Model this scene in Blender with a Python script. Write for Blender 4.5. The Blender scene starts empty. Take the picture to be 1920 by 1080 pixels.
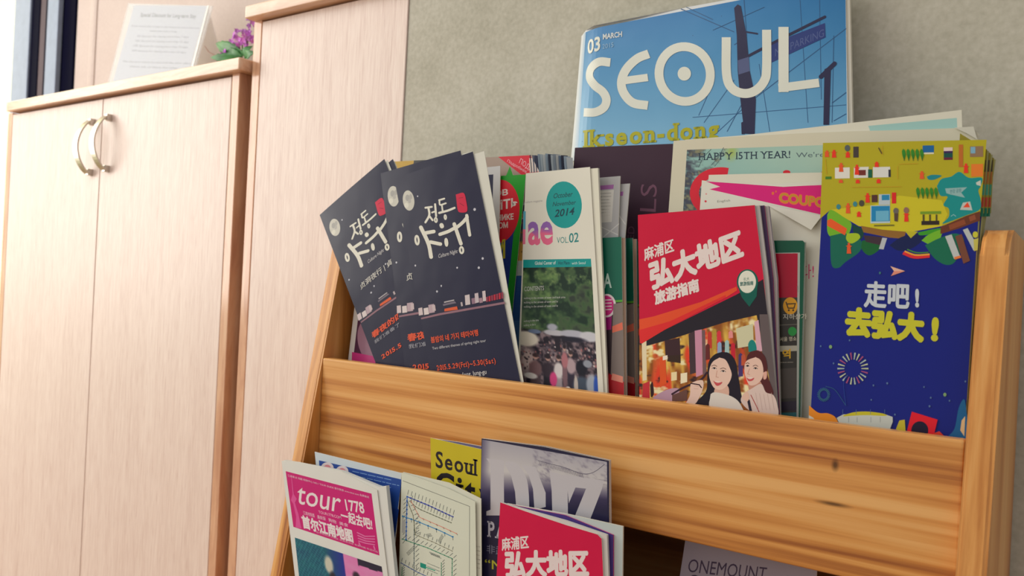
import bpy, bmesh, math, random
import numpy as np
from mathutils import Vector, Matrix

# ------------------------------------------------------------------ camera, world, light, exposure
Z0 = 0.80                                   # height of the upper front rail of the rack above the floor
YAW, PITCH, ROLL = 0.62925, 0.00105, 0.04891
CAM = Vector((0.73936, -0.65809, 0.08845 + Z0))
FPX = 1600.0                                # focal length in pixels of a 1920 wide frame
Fv = Vector((-math.sin(YAW) * math.cos(PITCH), math.cos(YAW) * math.cos(PITCH), math.sin(PITCH)))
R0 = Vector((math.cos(YAW), math.sin(YAW), 0)); U0 = R0.cross(Fv)
Rv = R0 * math.cos(ROLL) + U0 * math.sin(ROLL)
Uv = U0 * math.cos(ROLL) - R0 * math.sin(ROLL)
sc = bpy.context.scene
C = sc.collection
cd = bpy.data.cameras.new('camera'); cam = bpy.data.objects.new('camera', cd); C.objects.link(cam)
cd.sensor_width = 36; cd.lens = FPX / 1920 * 36; cd.clip_start = 0.01
cam.matrix_world = Matrix(((Rv.x, Uv.x, -Fv.x, CAM.x), (Rv.y, Uv.y, -Fv.y, CAM.y), (Rv.z, Uv.z, -Fv.z, CAM.z), (0, 0, 0, 1)))
cd.dof.use_dof = True; cd.dof.focus_distance = 0.80; cd.dof.aperture_fstop = 10
sc.camera = cam
sc.view_settings.view_transform = 'Standard'; sc.view_settings.look = 'None'
sc.view_settings.gamma = 1; sc.view_settings.use_curve_mapping = False
sc.view_settings.exposure = 0.14
w = bpy.data.worlds.new('world'); sc.world = w; w.use_nodes = True
wn = w.node_tree.nodes['Background']
wn.inputs[1].default_value = 1.0
def world_sky():
    # overcast daylight outside, far brighter on the window side of the house
    n, l = w.node_tree.nodes, w.node_tree.links
    tc = n.new('ShaderNodeTexCoord'); dt = n.new('ShaderNodeVectorMath'); dt.operation = 'DOT_PRODUCT'
    dt.inputs[1].default_value = (-0.90, 0.42, 0.08)
    r = n.new('ShaderNodeValToRGB'); e = r.color_ramp.elements
    e[0].position = 0.30; e[0].color = (.47, .445, .425, 1); e[1].position = 0.85; e[1].color = (1.5, 1.44, .82, 1)
    l.new(tc.outputs['Generated'], dt.inputs[0]); l.new(dt.outputs['Value'], r.inputs[0]); l.new(r.outputs[0], wn.inputs[0])
world_sky()

def area(name, loc, target, size, sizey, power, col):
    l = bpy.data.lights.new(name, 'AREA'); l.shape = 'RECTANGLE'; l.size = size; l.size_y = sizey
    l.energy = power; l.color = col
    o = bpy.data.objects.new(name, l); C.objects.link(o); o.location = loc
    o.rotation_euler = (Vector(target) - Vector(loc)).to_track_quat('-Z', 'Y').to_euler()
    return o
area('left_front_fill', (-2.25, -1.05, 1.55), (-0.6, 0.13, 1.0), 1.2, 1.6, 33, (1.0, 0.955, 0.91))  # added fill light from the front left; no window is built there
area('glazed_door_daylight', (-2.7, 0.45, 1.45), (-0.8, 0.25, 1.2), 0.5, 1.2, 5, (1.0, 0.97, 0.86))
area('overhead_fill', (-0.7, -1.0, 2.35), (-0.2, 0.0, 0.6), 0.9, 0.9, 8, (1.0, 0.95, 0.90))  # added soft fill from above, not a lamp known in the room

# ------------------------------------------------------------------ helpers
def lin(c):
    c = np.asarray(c, float) / 255.0
    return np.where(c <= 0.04045, c / 12.92, ((c + 0.055) / 1.055) ** 2.4)
def lin4(c):
    l = lin(c); return (float(l[0]), float(l[1]), float(l[2]), 1.0)

def at(px, py, y0, lean=0.0):
    """A point of the photo, on the plane y = y0 + lean * (z - Z0)."""
    d = Fv * FPX + Rv * (px - 960) - Uv * (py - 540)
    t = (y0 + lean * (CAM.z - Z0) - CAM.y) / (d.y - lean * d.z)
    return CAM + d * t

def new_mat(name, rough=0.5, spec=0.5, metal=0.0):
    m = bpy.data.materials.new(name); m.use_nodes = True
    b = m.node_tree.nodes['Principled BSDF']
    b.inputs['Roughness'].default_value = rough; b.inputs['Metallic'].default_value = metal
    b.inputs['Specular IOR Level'].default_value = spec
    return m, m.node_tree.nodes, m.node_tree.links, b

def plain(name, col, rough=0.5, metal=0.0, spec=0.5, noise=0.04, scale=40):
    m, n, l, b = new_mat(name, rough, spec, metal)
    tc = n.new('ShaderNodeTexCoord'); nz = n.new('ShaderNodeTexNoise'); nz.inputs['Scale'].default_value = scale
    nz.inputs['Detail'].default_value = 4
    rp = n.new('ShaderNodeValToRGB'); c = lin4(col)
    rp.color_ramp.elements[0].position = .3; rp.color_ramp.elements[1].position = .7
    rp.color_ramp.elements[0].color = tuple(x * (1 - noise * 2) for x in c[:3]) + (1,)
    rp.color_ramp.elements[1].color = tuple(min(1, x * (1 + noise)) for x in c[:3]) + (1,)
    l.new(tc.outputs['Object'], nz.inputs['Vector']); l.new(nz.outputs['Fac'], rp.inputs[0]); l.new(rp.outputs[0], b.inputs['Base Color'])
    return m

def ramp(n, stops):
    rp = n.new('ShaderNodeValToRGB'); e = rp.color_ramp.elements
    while len(e) < len(stops): e.new(0.5)
    for i, (p, c) in enumerate(stops): e[i].position = p; e[i].color = lin4(c)
    return rp

def streaks(name, vec_scale, stops, rough, bump=0.0, detail=6, spec=0.5, big=None, dist=0.6, bigf=.6, knots=()):
    """Wood like material: noise stretched along one axis, with a broader second noise."""
    m, n, l, b = new_mat(name, rough, spec)
    tc = n.new('ShaderNodeTexCoord'); mp = n.new('ShaderNodeMapping'); mp.inputs['Scale'].default_value = vec_scale
    l.new(tc.outputs['Object'], mp.inputs[0])
    nz = n.new('ShaderNodeTexNoise'); nz.inputs['Scale'].default_value = 1; nz.inputs['Detail'].default_value = detail
    nz.inputs['Roughness'].default_value = .62; nz.inputs['Distortion'].default_value = dist
    l.new(mp.outputs[0], nz.inputs['Vector'])
    rp = ramp(n, stops)
    if big:
        m2 = n.new('ShaderNodeMapping'); m2.inputs['Scale'].default_value = big; l.new(tc.outputs['Object'], m2.inputs[0])
        n2 = n.new('ShaderNodeTexNoise'); n2.inputs['Scale'].default_value = 1; n2.inputs['Detail'].default_value = 3
        n2.inputs['Distortion'].default_value = .35
        l.new(m2.outputs[0], n2.inputs['Vector'])
        mx = n.new('ShaderNodeMix'); mx.data_type = 'FLOAT'; mx.inputs['Factor'].default_value = bigf
        l.new(nz.outputs['Fac'], mx.inputs[2]); l.new(n2.outputs['Fac'], mx.inputs[3]); l.new(mx.outputs[0], rp.inputs[0])
    else:
        l.new(nz.outputs['Fac'], rp.inputs[0])
    out = rp.outputs[0]
    for (kx, kz, sx, sz) in knots:
        m3 = n.new('ShaderNodeMapping'); m3.inputs['Location'].default_value = (-kx / sx, 0, -kz / sz); m3.inputs['Scale'].default_value = (1 / sx, 0, 1 / sz)
        l.new(tc.outputs['Object'], m3.inputs[0]); vl = n.new('ShaderNodeVectorMath'); vl.operation = 'LENGTH'; l.new(m3.outputs[0], vl.inputs[0])
        r3 = ramp(n, [(.25, (70, 70, 70)), (1.0, (255, 255, 255))]); l.new(vl.outputs['Value'], r3.inputs[0])
        mm = n.new('ShaderNodeMix'); mm.data_type = 'RGBA'; mm.blend_type = 'MULTIPLY'; mm.inputs[0].default_value = .8
        l.new(out, mm.inputs[6]); l.new(r3.outputs[0], mm.inputs[7]); out = mm.outputs[2]
    l.new(out, b.inputs['Base Color'])
    if bump:
        bp = n.new('ShaderNodeBump'); bp.inputs['Strength'].default_value = bump; bp.inputs['Distance'].default_value = .001
        l.new(nz.outputs['Fac'], bp.inputs['Height']); l.new(bp.outputs[0], b.inputs['Normal'])
    return m

PINE = [(0.34, (158, 92, 44)), (0.43, (200, 132, 64)), (0.51, (222, 158, 86)), (0.62, (236, 182, 114))]
KNOTS = []
for px_, py_, a_, b_ in ((1562, 945, .016, .0022), (1566, 872, .0035, .006), (1120, 815, .0, .0)):
    if a_:
        k_ = at(px_, py_, 0.0); KNOTS.append((k_.x - .325, k_.z, a_, b_))
M = {}
M['pine_x'] = streaks('pine_boards', (3, 60, 170), PINE, .30, .05, 5, big=(1.5, 20, 88), dist=.5, bigf=.72, knots=KNOTS)
M['pine_z'] = streaks('pine_upright', (200, 60, 3), PINE, .32, .06, 5, big=(70, 20, 1.2), dist=.3, bigf=.7)
M['pine_shaded'] = streaks('pine_back_shaded', (3, 60, 80), [(p, tuple(x * .55 for x in c)) for p, c in PINE], .5, .06, 5, big=(1.2, 20, 22))  # same pine darkened: the shade inside the rack is put into the colour
M['laminate'] = streaks('pale_ash_laminate', (560, 560, 22), [(0.30, (206, 180, 170)), (0.47, (226, 206, 196)), (0.60, (235, 218, 208)), (.8, (240, 226, 217))], .42, .10, 6, big=(70, 70, 2.0), bigf=.22)
M['edging'] = streaks('glossy_wood_edging', (60, 60, 8), [(0.3, (196, 146, 118)), (0.5, (216, 170, 138)), (0.7, (226, 188, 156))], .16, .05, 4)
M['edging_h'] = streaks('glossy_wood_edging_across', (9, 60, 60), [(0.3, (200, 158, 132)), (0.5, (222, 182, 152)), (0.7, (232, 202, 176))], .2, .05, 4)
M['wallpaper'] = None
def wall_mat(name, stops, scale, rough=.85, bump=.25):
    m, n, l, b = new_mat(name, rough, .2)
    tc = n.new('ShaderNodeTexCoord')
    a = n.new('ShaderNodeTexNoise'); a.inputs['Scale'].default_value = scale; a.inputs['Detail'].default_value = 8; a.inputs['Roughness'].default_value = .68
    c = n.new('ShaderNodeTexNoise'); c.inputs['Scale'].default_value = scale * 22; c.inputs['Detail'].default_value = 3
    l.new(tc.outputs['Object'], a.inputs['Vector']); l.new(tc.outputs['Object'], c.inputs['Vector'])
    mx = n.new('ShaderNodeMix'); mx.data_type = 'FLOAT'; mx.inputs['Factor'].default_value = .42
    l.new(a.outputs['Fac'], mx.inputs[2]); l.new(c.outputs['Fac'], mx.inputs[3])
    rp = ramp(n, stops); l.new(mx.outputs[0], rp.inputs[0]); l.new(rp.outputs[0], b.inputs['Base Color'])
    bp = n.new('ShaderNodeBump'); bp.inputs['Strength'].default_value = bump; bp.inputs['Distance'].default_value = .0006
    l.new(c.outputs['Fac'], bp.inputs['Height']); l.new(bp.outputs[0], b.inputs['Normal'])
    return m
M['grey_wall'] = wall_mat('grey_mottled_wallpaper', [(0.30, (172, 170, 155)), (0.5, (190, 188, 174)), (0.7, (206, 204, 192))], 9)
M['beige_wall'] = wall_mat('beige_wallpaper', [(0.3, (200, 184, 176)), (0.7, (213, 199, 190))], 6)
M['floor'] = streaks('floor_vinyl', (3, 30, 1), [(0.3, (150, 118, 88)), (0.7, (190, 158, 122))], .4)
M['steel'] = plain('brushed_steel', (206, 200, 190), .28, 1.0, noise=.02, scale=200)
M['sash'] = plain('pale_blue_window_sash', (138, 152, 176), .4)
M['navy'] = plain('dark_window_seal', (5, 5, 30), .7, spec=.04)
M['brownbar'] = plain('taupe_window_rail', (92, 78, 84), .6, spec=.2)
M['leaf'] = plain('green_leaf', (64, 130, 66), .45, noise=.28, scale=30)
M['stem'] = plain('stem_green', (86, 110, 60), .6)
M['twig'] = plain('dry_twig', (150, 116, 104), .7)
M['petal'] = plain('purple_petal', (222, 138, 234), .6, noise=.28, scale=60)
M['pot'] = plain('white_pot', (225, 220, 212), .35)
def glassmat(name, col, rough, alpha):
    m, n, l, b = new_mat(name, rough, .5)
    b.inputs['Base Color'].default_value = lin4(col); b.inputs['Alpha'].default_value = alpha
    return m
M['acrylic'] = glassmat('clear_acrylic', (236, 240, 244), .08, .30)
M['acrylic_edge'] = plain('frosted_acrylic_edge', (244, 246, 244), .3)
M['pane'] = glassmat('window_glass', (245, 250, 245), .03, .10)
def printmat(name, rough, spec, coat=0.0):
    m, n, l, b = new_mat(name, rough, spec)
    a = n.new('ShaderNodeVertexColor'); a.layer_name = 'Col'
    tc = n.new('ShaderNodeTexCoord'); nz = n.new('ShaderNodeTexNoise'); nz.inputs['Scale'].default_value = 14
    bp = n.new('ShaderNodeBump'); bp.inputs['Strength'].default_value = .12; bp.inputs['Distance'].default_value = .01
    l.new(tc.outputs['Object'], nz.inputs['Vector']); l.new(nz.outputs['Fac'], bp.inputs['Height']); l.new(bp.outputs[0], b.inputs['Normal'])
    l.new(a.outputs[0], b.inputs['Base Color'])
    b.inputs['Coat Weight'].default_value = coat; b.inputs['Coat Roughness'].default_value = .15
    return m
M['gloss'] = printmat('glossy_printed_paper', .32, .30, .06)
M['matte'] = printmat('matte_printed_paper', .6, .3)

def link(o, parent=None, kind=None):
    C.objects.link(o)
    if parent is not None:
        o.parent = parent; o.matrix_parent_inverse = Matrix.Identity(4)
    if kind: o['kind'] = kind
    return o
def thing(name, label, cat, loc, group=None):
    o = bpy.data.objects.new(name, None); o.empty_display_size = .02
    C.objects.link(o); o.location = loc; o['label'] = label; o['category'] = cat
    if group: o['group'] = group
    return o
def mesh_obj(name, bm, mat, parent=None, kind=None, smooth=False, label=None):
    me = bpy.data.meshes.new(name)
    if parent is not None: bmesh.ops.translate(bm, verts=bm.verts, vec=-Vector(parent_world(parent)))
    bmesh.ops.recalc_face_normals(bm, faces=bm.faces)
    bm.to_mesh(me); bm.free(); me.materials.append(mat)
    if smooth:
        for p in me.polygons: p.use_smooth = True
    o = bpy.data.objects.new(name, me); link(o, parent, kind)
    if label: o['label'] = label
    return o
def parent_world(p):
    v = Vector(p.location)
    while p.parent: p = p.parent; v += p.location
    return v
def add_box(bm, x0, x1, y0, y1, z0, z1, bev=0.0, seg=2):
    r = bmesh.ops.create_cube(bm, size=1)
    for v in r['verts']:
        v.co = Vector((x0 + (v.co.x + .5) * (x1 - x0), y0 + (v.co.y + .5) * (y1 - y0), z0 + (v.co.z + .5) * (z1 - z0)))
    if bev:
        es = list({e for v in r['verts'] for e in v.link_edges})
        bmesh.ops.bevel(bm, geom=es, offset=bev, segments=seg, affect='EDGES', profile=.6)
def box(name, x0, x1, y0, y1, z0, z1, mat, parent=None, bev=0.0, kind=None, label=None, seg=2):
    bm = bmesh.new(); add_box(bm, x0, x1, y0, y1, z0, z1, bev, seg)
    return mesh_obj(name, bm, mat, parent, kind, label=label)
def prism(bm, pts, axis, a, b, bev=0.0, seg=3):
    def P(p, t): return Vector((t, p[0], p[1])) if axis == 'x' else Vector((p[0], t, p[1]))
    v0 = [bm.verts.new(P(p, a)) for p in pts]; v1 = [bm.verts.new(P(p, b)) for p in pts]
    n = len(pts); fs = [bm.faces.new(v0), bm.faces.new(v1[::-1])]
    for i in range(n): fs.append(bm.faces.new((v0[i], v1[i], v1[(i + 1) % n], v0[(i + 1) % n])))
    if bev:
        es = [e for f in fs[:2] for e in f.edges]
        bmesh.ops.bevel(bm, geom=list(set(es)), offset=bev, segments=seg, affect='EDGES')
def tube(bm, pts, rads, n=8):
    rings = []
    for i, p in enumerate(pts):
        p = Vector(p); a = Vector(pts[max(0, i - 1)]); c = Vector(pts[min(len(pts) - 1, i + 1)])
        t = (c - a).normalized(); s = t.cross(Vector((0, 0, 1)) if abs(t.z) < .9 else Vector((1, 0, 0))).normalized(); u = s.cross(t)
        rings.append([bm.verts.new(p + (s * math.cos(k * math.tau / n) + u * math.sin(k * math.tau / n)) * rads[i]) for k in range(n)])
    for i in range(len(rings) - 1):
        for k in range(n): bm.faces.new((rings[i][k], rings[i][(k + 1) % n], rings[i + 1][(k + 1) % n], rings[i + 1][k]))
    bm.faces.new(rings[0][::-1]); bm.faces.new(rings[-1])

# ------------------------------------------------------------------ lettering: glyph outlines of Blender's own font
_glyph = {}
def glyphs(txt, bold=0.0, shear=0.0):
    k = (txt, bold, shear)
    if k not in _glyph:
        cu = bpy.data.curves.new('t', 'FONT'); cu.body = txt; cu.offset = bold; cu.shear = shear; cu.resolution_u = 3
        o = bpy.data.objects.new('t', cu); C.objects.link(o)
        me = o.evaluated_get(bpy.context.evaluated_depsgraph_get()).to_mesh()
        v = np.array([q.co[:2] for q in me.vertices]).reshape(-1, 2); f = [tuple(p.vertices) for p in me.polygons]
        bpy.data.objects.remove(o); bpy.data.curves.remove(cu)
        if len(v) == 0: v = np.zeros((1, 2)); f = []
        _glyph[k] = (v, f)
    return _glyph[k]
SERIF = {'H': 'a0 a1 c0 c1', 'A': 'a0 a1', 'P': 'a0 c0', 'Y': 'a. c0 c1', 'T': 'a.', 'E': 'a0 c0', 'R': 'a0 a1 c0', '1': 'a.', 'I': 'a. c.', 'k': 'a0 a1 c0 x1', 'n': 'a0 a1 x0',
         'l': 'a. c.', 'u': 'x0 x1 a1', 'd': 'a1 c1', 'i': 'a. x.', 'r': 'a. x0', 'M': 'a0 a1 c0 c1', 'f': 'a.', 'm': 'a0 a. a1 x0', 'S': '', 'o': '', 'e': ''}
def serif_layout(txt, bold):
    V, Fc, x = [], [], 0.0
    cap = glyphs('H', 0)[0][:, 1].max(); xh = glyphs('x', 0)[0][:, 1].max()
    for ch in txt:
        if ch == ' ': x += .28; continue
        v, f = glyphs(ch, bold); v = v.copy(); v[:, 0] -= v[:, 0].min(); wd = v[:, 0].max()
        b = len(V); V += [(p[0] + x, p[1]) for p in v]; Fc += [tuple(i + b for i in q) for q in f]
        st = .07 + bold * 1.6
        for s in SERIF.get(ch, '').split():
            yy = {'a': 0, 'c': cap, 'x': xh}[s[0]]; cx = {'0': st * .55, '1': wd - st * .55, '.': wd / 2}[s[1]]
            hw = st * .55 + .075; y0, y1 = (yy - bold, yy + .055) if s[0] == 'a' else (yy - .055, yy + bold)
            b = len(V); V += [(x + cx - hw, y0), (x + cx + hw, y0), (x + cx + hw, y1), (x + cx - hw, y1)]; Fc.append((b, b + 1, b + 2, b + 3))
        x += wd + .11
    return np.array(V), Fc

# ------------------------------------------------------------------ small painter for printed photographs
def vnoise(u, v, fx, fy, seed):
    r = np.random.RandomState(seed); g = r.rand(int(fy) + 3, int(fx) + 3)
    x = u * fx; y = v * fy; i = np.floor(x).astype(int); j = np.floor(y).astype(int); a = x - i; b = y - j
    a = a * a * (3 - 2 * a); b = b * b * (3 - 2 * b)
    return (g[j, i] * (1 - a) + g[j, i + 1] * a) * (1 - b) + (g[j + 1, i] * (1 - a) + g[j + 1, i + 1] * a) * b
def fbm(u, v, f, seed, asp=1.0):
    return .5 * vnoise(u, v, f, f * asp, seed) + .3 * vnoise(u, v, f * 2, f * 2 * asp, seed + 1) + .2 * vnoise(u, v, f * 4, f * 4 * asp, seed + 2)
def mixc(a, b, t):
    t = np.clip(t, 0, 1)[..., None]; return np.asarray(a, float) * (1 - t) + np.asarray(b, float) * t
def blob(img, u, v, cx, cy, rx, ry, col, soft=.25):
    d = np.sqrt(((u - cx) / rx) ** 2 + ((v - cy) / ry) ** 2)
    t = np.clip((1 - d) / soft, 0, 1)[..., None]
    return img * (1 - t) + np.asarray(col, float) * t

# ------------------------------------------------------------------ printed items in the rack
GAIN = 0.95
class Item:
    def __init__(s, name, label, cat, y0, lean, floor, base_px, group=None):
        s.y0, s.lean, s.floor = y0, lean, floor
        b = at(*base_px, y0, lean); b = Vector((b.x, y0 + lean * floor, Z0 + floor))
        s.root = thing(name, label, cat, b, group); s.base = b; s.parts = {}; s.mat = M['matte']; s.dy = 0.0; s.layer = 0
        s.xf = lambda p: p; s.step = 3.2e-6
    def P(s, p, lift=0.0):
        q = s.xf(p); v = at(q[0], q[1], s.y0 + s.dy, s.lean); return Vector((v.x, v.y - lift, v.z))
    def begin(s, mat='matte'):
        s.V, s.F, s.K = [], [], []; s.mat = M[mat]; s.layer = 0
    def face(s, pts3, col):
        b = len(s.V); s.V += [tuple(p) for p in pts3]; s.F.append(tuple(range(b, b + len(pts3)))); s.K.append([col] * len(pts3))
    def slab(s, px, th, col, side=(225, 222, 208), dy=0.0, nu=0, to_floor=True):
        """px: contour from top left over top right, the last two are bottom right and bottom left (carried down to the shelf)."""
        s.dy = dy
        q = [s.P(p) for p in px]
        if to_floor:
            def ext(a, b):
                t = (Z0 + s.floor - a.z) / (b.z - a.z); r = a + (b - a) * t; r.y = s.y0 + dy + s.lean * s.floor; return r
            br = ext(q[-3], q[-2]); bl = ext(q[0], q[-1]); q[-2], q[-1] = br, bl
        s.quad = q
        c, e = lin(col) * GAIN, lin(side) * GAIN
        bk = [p + Vector((0, th, 0)) for p in q]
        s.face(bk, e)
        if nu:
            for i in range(nu):
                a, b = i / nu, (i + 1) / nu; s.face((q[3].lerp(q[2], a), q[0].lerp(q[1], a), q[0].lerp(q[1], b), q[3].lerp(q[2], b))[::-1], c)
        else: s.face(q[::-1], c)
        for i in range(len(q)):
            j = (i + 1) % len(q); s.face((q[i], q[j], bk[j], bk[i]), e)
    def poly(s, px, col, lift=None):
        s.layer += 1; L = lift if lift is not None else s.layer * s.step
        s.face([s.P(p, L) for p in px][::-1] if _area(px) > 0 else [s.P(p, L) for p in px], lin(col) * GAIN)
    def ell(s, cx, cy, rx, ry, col, rot=0, n=32):
        s.poly([(cx + rx * math.cos(t) * math.cos(rot) - ry * math.sin(t) * math.sin(rot), cy + rx * math.cos(t) * math.sin(rot) + ry * math.sin(t) * math.cos(rot)) for t in np.linspace(0, math.tau, n, False)], col)
    def stroke(s, pts, wd, col, cap=True):
        """One continuous ribbon along the points, with round ends if cap."""
        s.layer += 1; L = s.layer * s.step; c = lin(col) * GAIN
        w0 = list(wd) if isinstance(wd, (list, tuple)) else [wd] * len(pts)
        if len(w0) < len(pts): w0 += [w0[-1]] * (len(pts) - len(w0))
        q = [np.array(p, float) for p in pts]; n = len(q); closed = n > 3 and np.hypot(*(q[0] - q[-1])) < 1e-6
        def un(v): return v / (np.hypot(*v) or 1)
        lf, rt = [], []
        for i in range(n):
            d0 = un(q[i] - q[i - 1]) if i else (un(q[-1] - q[-2]) if closed else un(q[1] - q[0]))
            d1 = un(q[i + 1] - q[i]) if i < n - 1 else (un(q[1] - q[0]) if closed else d0)
            t = un(d0 + d1) if np.hypot(*(d0 + d1)) > .2 else d1
            m = min(1.6, 1 / max(.4, abs(float(t @ d1)))); nv = np.array([-t[1], t[0]]) * w0[i] / 2 * m
            lf.append(q[i] + nv); rt.append(q[i] - nv)
        for i in range(n - 1): s.face([s.P(p, L) for p in (lf[i], rt[i], rt[i + 1], lf[i + 1])], c)
        if cap and not closed:
            for i, sg_ in ((0, -1), (n - 1, 1)):
                if w0[i] < .8: continue
                d = un(q[1] - q[0]) if i == 0 else un(q[-1] - q[-2]); a0 = math.atan2(d[1], d[0]) + (math.pi if i == 0 else 0)
                s.face([s.P((q[i][0] + w0[i] / 2 * math.cos(a0 + t), q[i][1] + w0[i] / 2 * math.sin(a0 + t)), L) for t in np.linspace(-math.pi / 2, math.pi / 2, 8)], c)
    def ring(s, cx, cy, rx, ry, wd, col, rot=0, n=30, a0=0, a1=math.tau, cap=False):
        pts = [(cx + rx * math.cos(t) * math.cos(rot) - ry * math.sin(t) * math.sin(rot), cy + rx * math.cos(t) * math.sin(rot) + ry * math.sin(t) * math.cos(rot)) for t in np.linspace(a0, a1, n)]
        s.stroke(pts, wd, col, cap)
    def text(s, txt, p0, p1, up, col, bold=.0, serif=False, shear=0.0, two=None):
        """Lettering whose baseline runs from p0 to p1; up is the height of a capital."""
        s.layer += 1; L = s.layer * s.step
        cjk = any(ord(ch) > 0x1100 for ch in txt); fat = bold if (cjk or bold > .03) and not serif else 0.0
        v, f = serif_layout(txt, bold) if serif else glyphs(txt, bold - fat, shear)
        if not f: return
        cap = glyphs('口' if cjk else 'H', 0)[0][:, 1]
        x0, x1 = v[:, 0].min(), v[:, 0].max(); k0 = cap.min() if cjk else 0; kh = cap.max() - k0
        if x1 - x0 < 1e-6: return
        c = lin(col) * GAIN; c2 = lin(two) * GAIN if two else None
        nk = 10 if fat > .025 else 6
        offs = [(fat * math.cos(k * math.tau / nk), fat * math.sin(k * math.tau / nk)) for k in range(nk)] + [(0, 0)] if fat else [(0, 0)]
        x0 -= fat; x1 += fat
        for dx, dy in offs:
            L += s.step * .25
            a = (v[:, 0] + dx - x0) / (x1 - x0); b = (v[:, 1] + dy - k0) / kh
            base = len(s.V); s.V += [tuple(s.P((p0[0] + (p1[0] - p0[0]) * A + up[0] * B, p0[1] + (p1[1] - p0[1]) * A + up[1] * B), L)) for A, B in zip(a, b)]
            for q in f:
                s.F.append(tuple(base + i for i in q)); s.K.append([(c if not two or b[i] < .38 else c2) for i in q])
        if fat: s.layer += 3
    def lines(s, p0, p1, dn, n, col, wd=1.2, seed=0, ragged=.25, dash=True):
        """Rows of small print, too small to read: short strokes of word length."""
        r = random.Random(seed)
        for k in range(n):
            t = 0.0; end = 1 - r.random() * ragged
            while t < end:
                e = min(end, t + .05 + r.random() * .12) if dash else end
                a = (p0[0] + (p1[0] - p0[0]) * t + dn[0] * k, p0[1] + (p1[1] - p0[1]) * t + dn[1] * k)
                b = (p0[0] + (p1[0] - p0[0]) * e + dn[0] * k, p0[1] + (p1[1] - p0[1]) * e + dn[1] * k)
                s.layer -= 1; s.stroke([a, b], wd, col, False); t = e + .02
        s.layer += 1
    def grid(s, tl, tr, br, bl, nx, ny, fn):
        """A printed photograph: fn(u, v) gives its colours, u to the right and v down."""
        s.layer += 1; L = s.layer * s.step
        uu, vv = np.meshgrid(np.linspace(0, 1, nx + 1), np.linspace(0, 1, ny + 1))
        col = lin(np.clip(fn(uu, vv), 0, 255)) * GAIN
        b = len(s.V)
        for j in range(ny + 1):
            for i in range(nx + 1):
                u, v = uu[j, i], vv[j, i]
                p = [(tl[k] * (1 - u) + tr[k] * u) * (1 - v) + (bl[k] * (1 - u) + br[k] * u) * v for k in (0, 1)]
                s.V.append(tuple(s.P(p, L)))
        for j in range(ny):
            for i in range(nx):
                q = [(j, i), (j + 1, i), (j + 1, i + 1), (j, i + 1)]
                s.F.append(tuple(b + a * (nx + 1) + c for a, c in q)); s.K.append([col[a, c] for a, c in q])
    def end(s, name, bend=None, label=None):
        me = bpy.data.meshes.new(name); o_ = s.base
        V = [tuple(np.subtract(bend(Vector(v)) if bend else v, o_)) for v in s.V]
        me.from_pydata(V, [], s.F)
        ca = me.color_attributes.new('Col', 'FLOAT_COLOR', 'CORNER')
        flat = np.ones((len(me.loops), 4), np.float32); i = 0
        k = np.array([c for f in s.K for c in f], np.float32); flat[:, :3] = k
        ca.data.foreach_set('color', flat.ravel())
        me.materials.append(s.mat)
        o = bpy.data.objects.new(name, me); link(o, s.root)
        if label: o['label'] = label
        return o
def _area(p): return sum(p[i][0] * p[(i + 1) % len(p)][1] - p[(i + 1) % len(p)][0] * p[i][1] for i in range(len(p)))
def zoom(ox, oy, k): return lambda x, y: (ox + x * k, oy + y * k)
def zs(f, seq): return [f(*p) for p in seq]
def bez(p, n=12):
    """Smooth curve through points (Catmull-Rom)."""
    p = [np.array(q, float) for q in p]; q = [2 * p[0] - p[1]] + p + [2 * p[-1] - p[-2]]; out = []
    for i in range(1, len(q) - 2):
        for t in np.linspace(0, 1, n, False):
            out.append(tuple(.5 * (2 * q[i] + (q[i + 1] - q[i - 1]) * t + (2 * q[i - 1] - 5 * q[i] + 4 * q[i + 1] - q[i + 2]) * t * t + (3 * q[i] - q[i - 1] - 3 * q[i + 1] + q[i + 2]) * t ** 3)))
    return out + [tuple(p[-1])]

WHITE = (236, 235, 222); PAPER = (226, 225, 212); CREAM = (232, 229, 206)

# ------------------------------------------------------------------ the setting
YW = 0.140
box('floor', -4.2, 2.6, -3.0, 0.75, -0.05, 0.0, M['floor'], kind='structure')
box('wall_back', -0.0262, 2.6, YW, 0.64, 0.0, 2.5, M['grey_wall'], kind='structure')
box('wall_left', -1.557, -0.0262, 0.53, 0.64, 0.0, 2.5, M['beige_wall'], kind='structure')
bm = bmesh.new(); add_box(bm, -1.700, -1.590, 0.545, 0.64, 0.0, 2.5, .004); add_box(bm, -1.592, -1.557, 0.525, 0.64, 0, 2.5, .01)
mesh_obj('trim_1', bm, M['beige_wall'], kind='structure')
win = thing('window_1', 'tall sliding window with pale blue sashes left of the low cabinet', 'window', (-2.4, 0.56, 0.0)); win['kind'] = 'structure'
for nm, x0, x1, y0, y1, mt in (('window_frame', -1.768, -1.700, .54, .62, 'navy'), ('window_sash', -1.832, -1.768, .525, .54, 'sash'), ('seal', -1.858, -1.832, .532, .60, 'navy'),
                               ('rail', -1.900, -1.858, .537, .59, 'brownbar'), ('seal', -1.950, -1.900, .535, .60, 'navy'), ('window_sash', -2.052, -1.950, .53, .575, 'sash')):
    box(nm, x0, x1, y0, y1, 0.0, 2.5, M[mt], win, .003)
box('window_pane', -4.2, -2.052, .55, .556, 0.0, 2.5, M['pane'], win)

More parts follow.
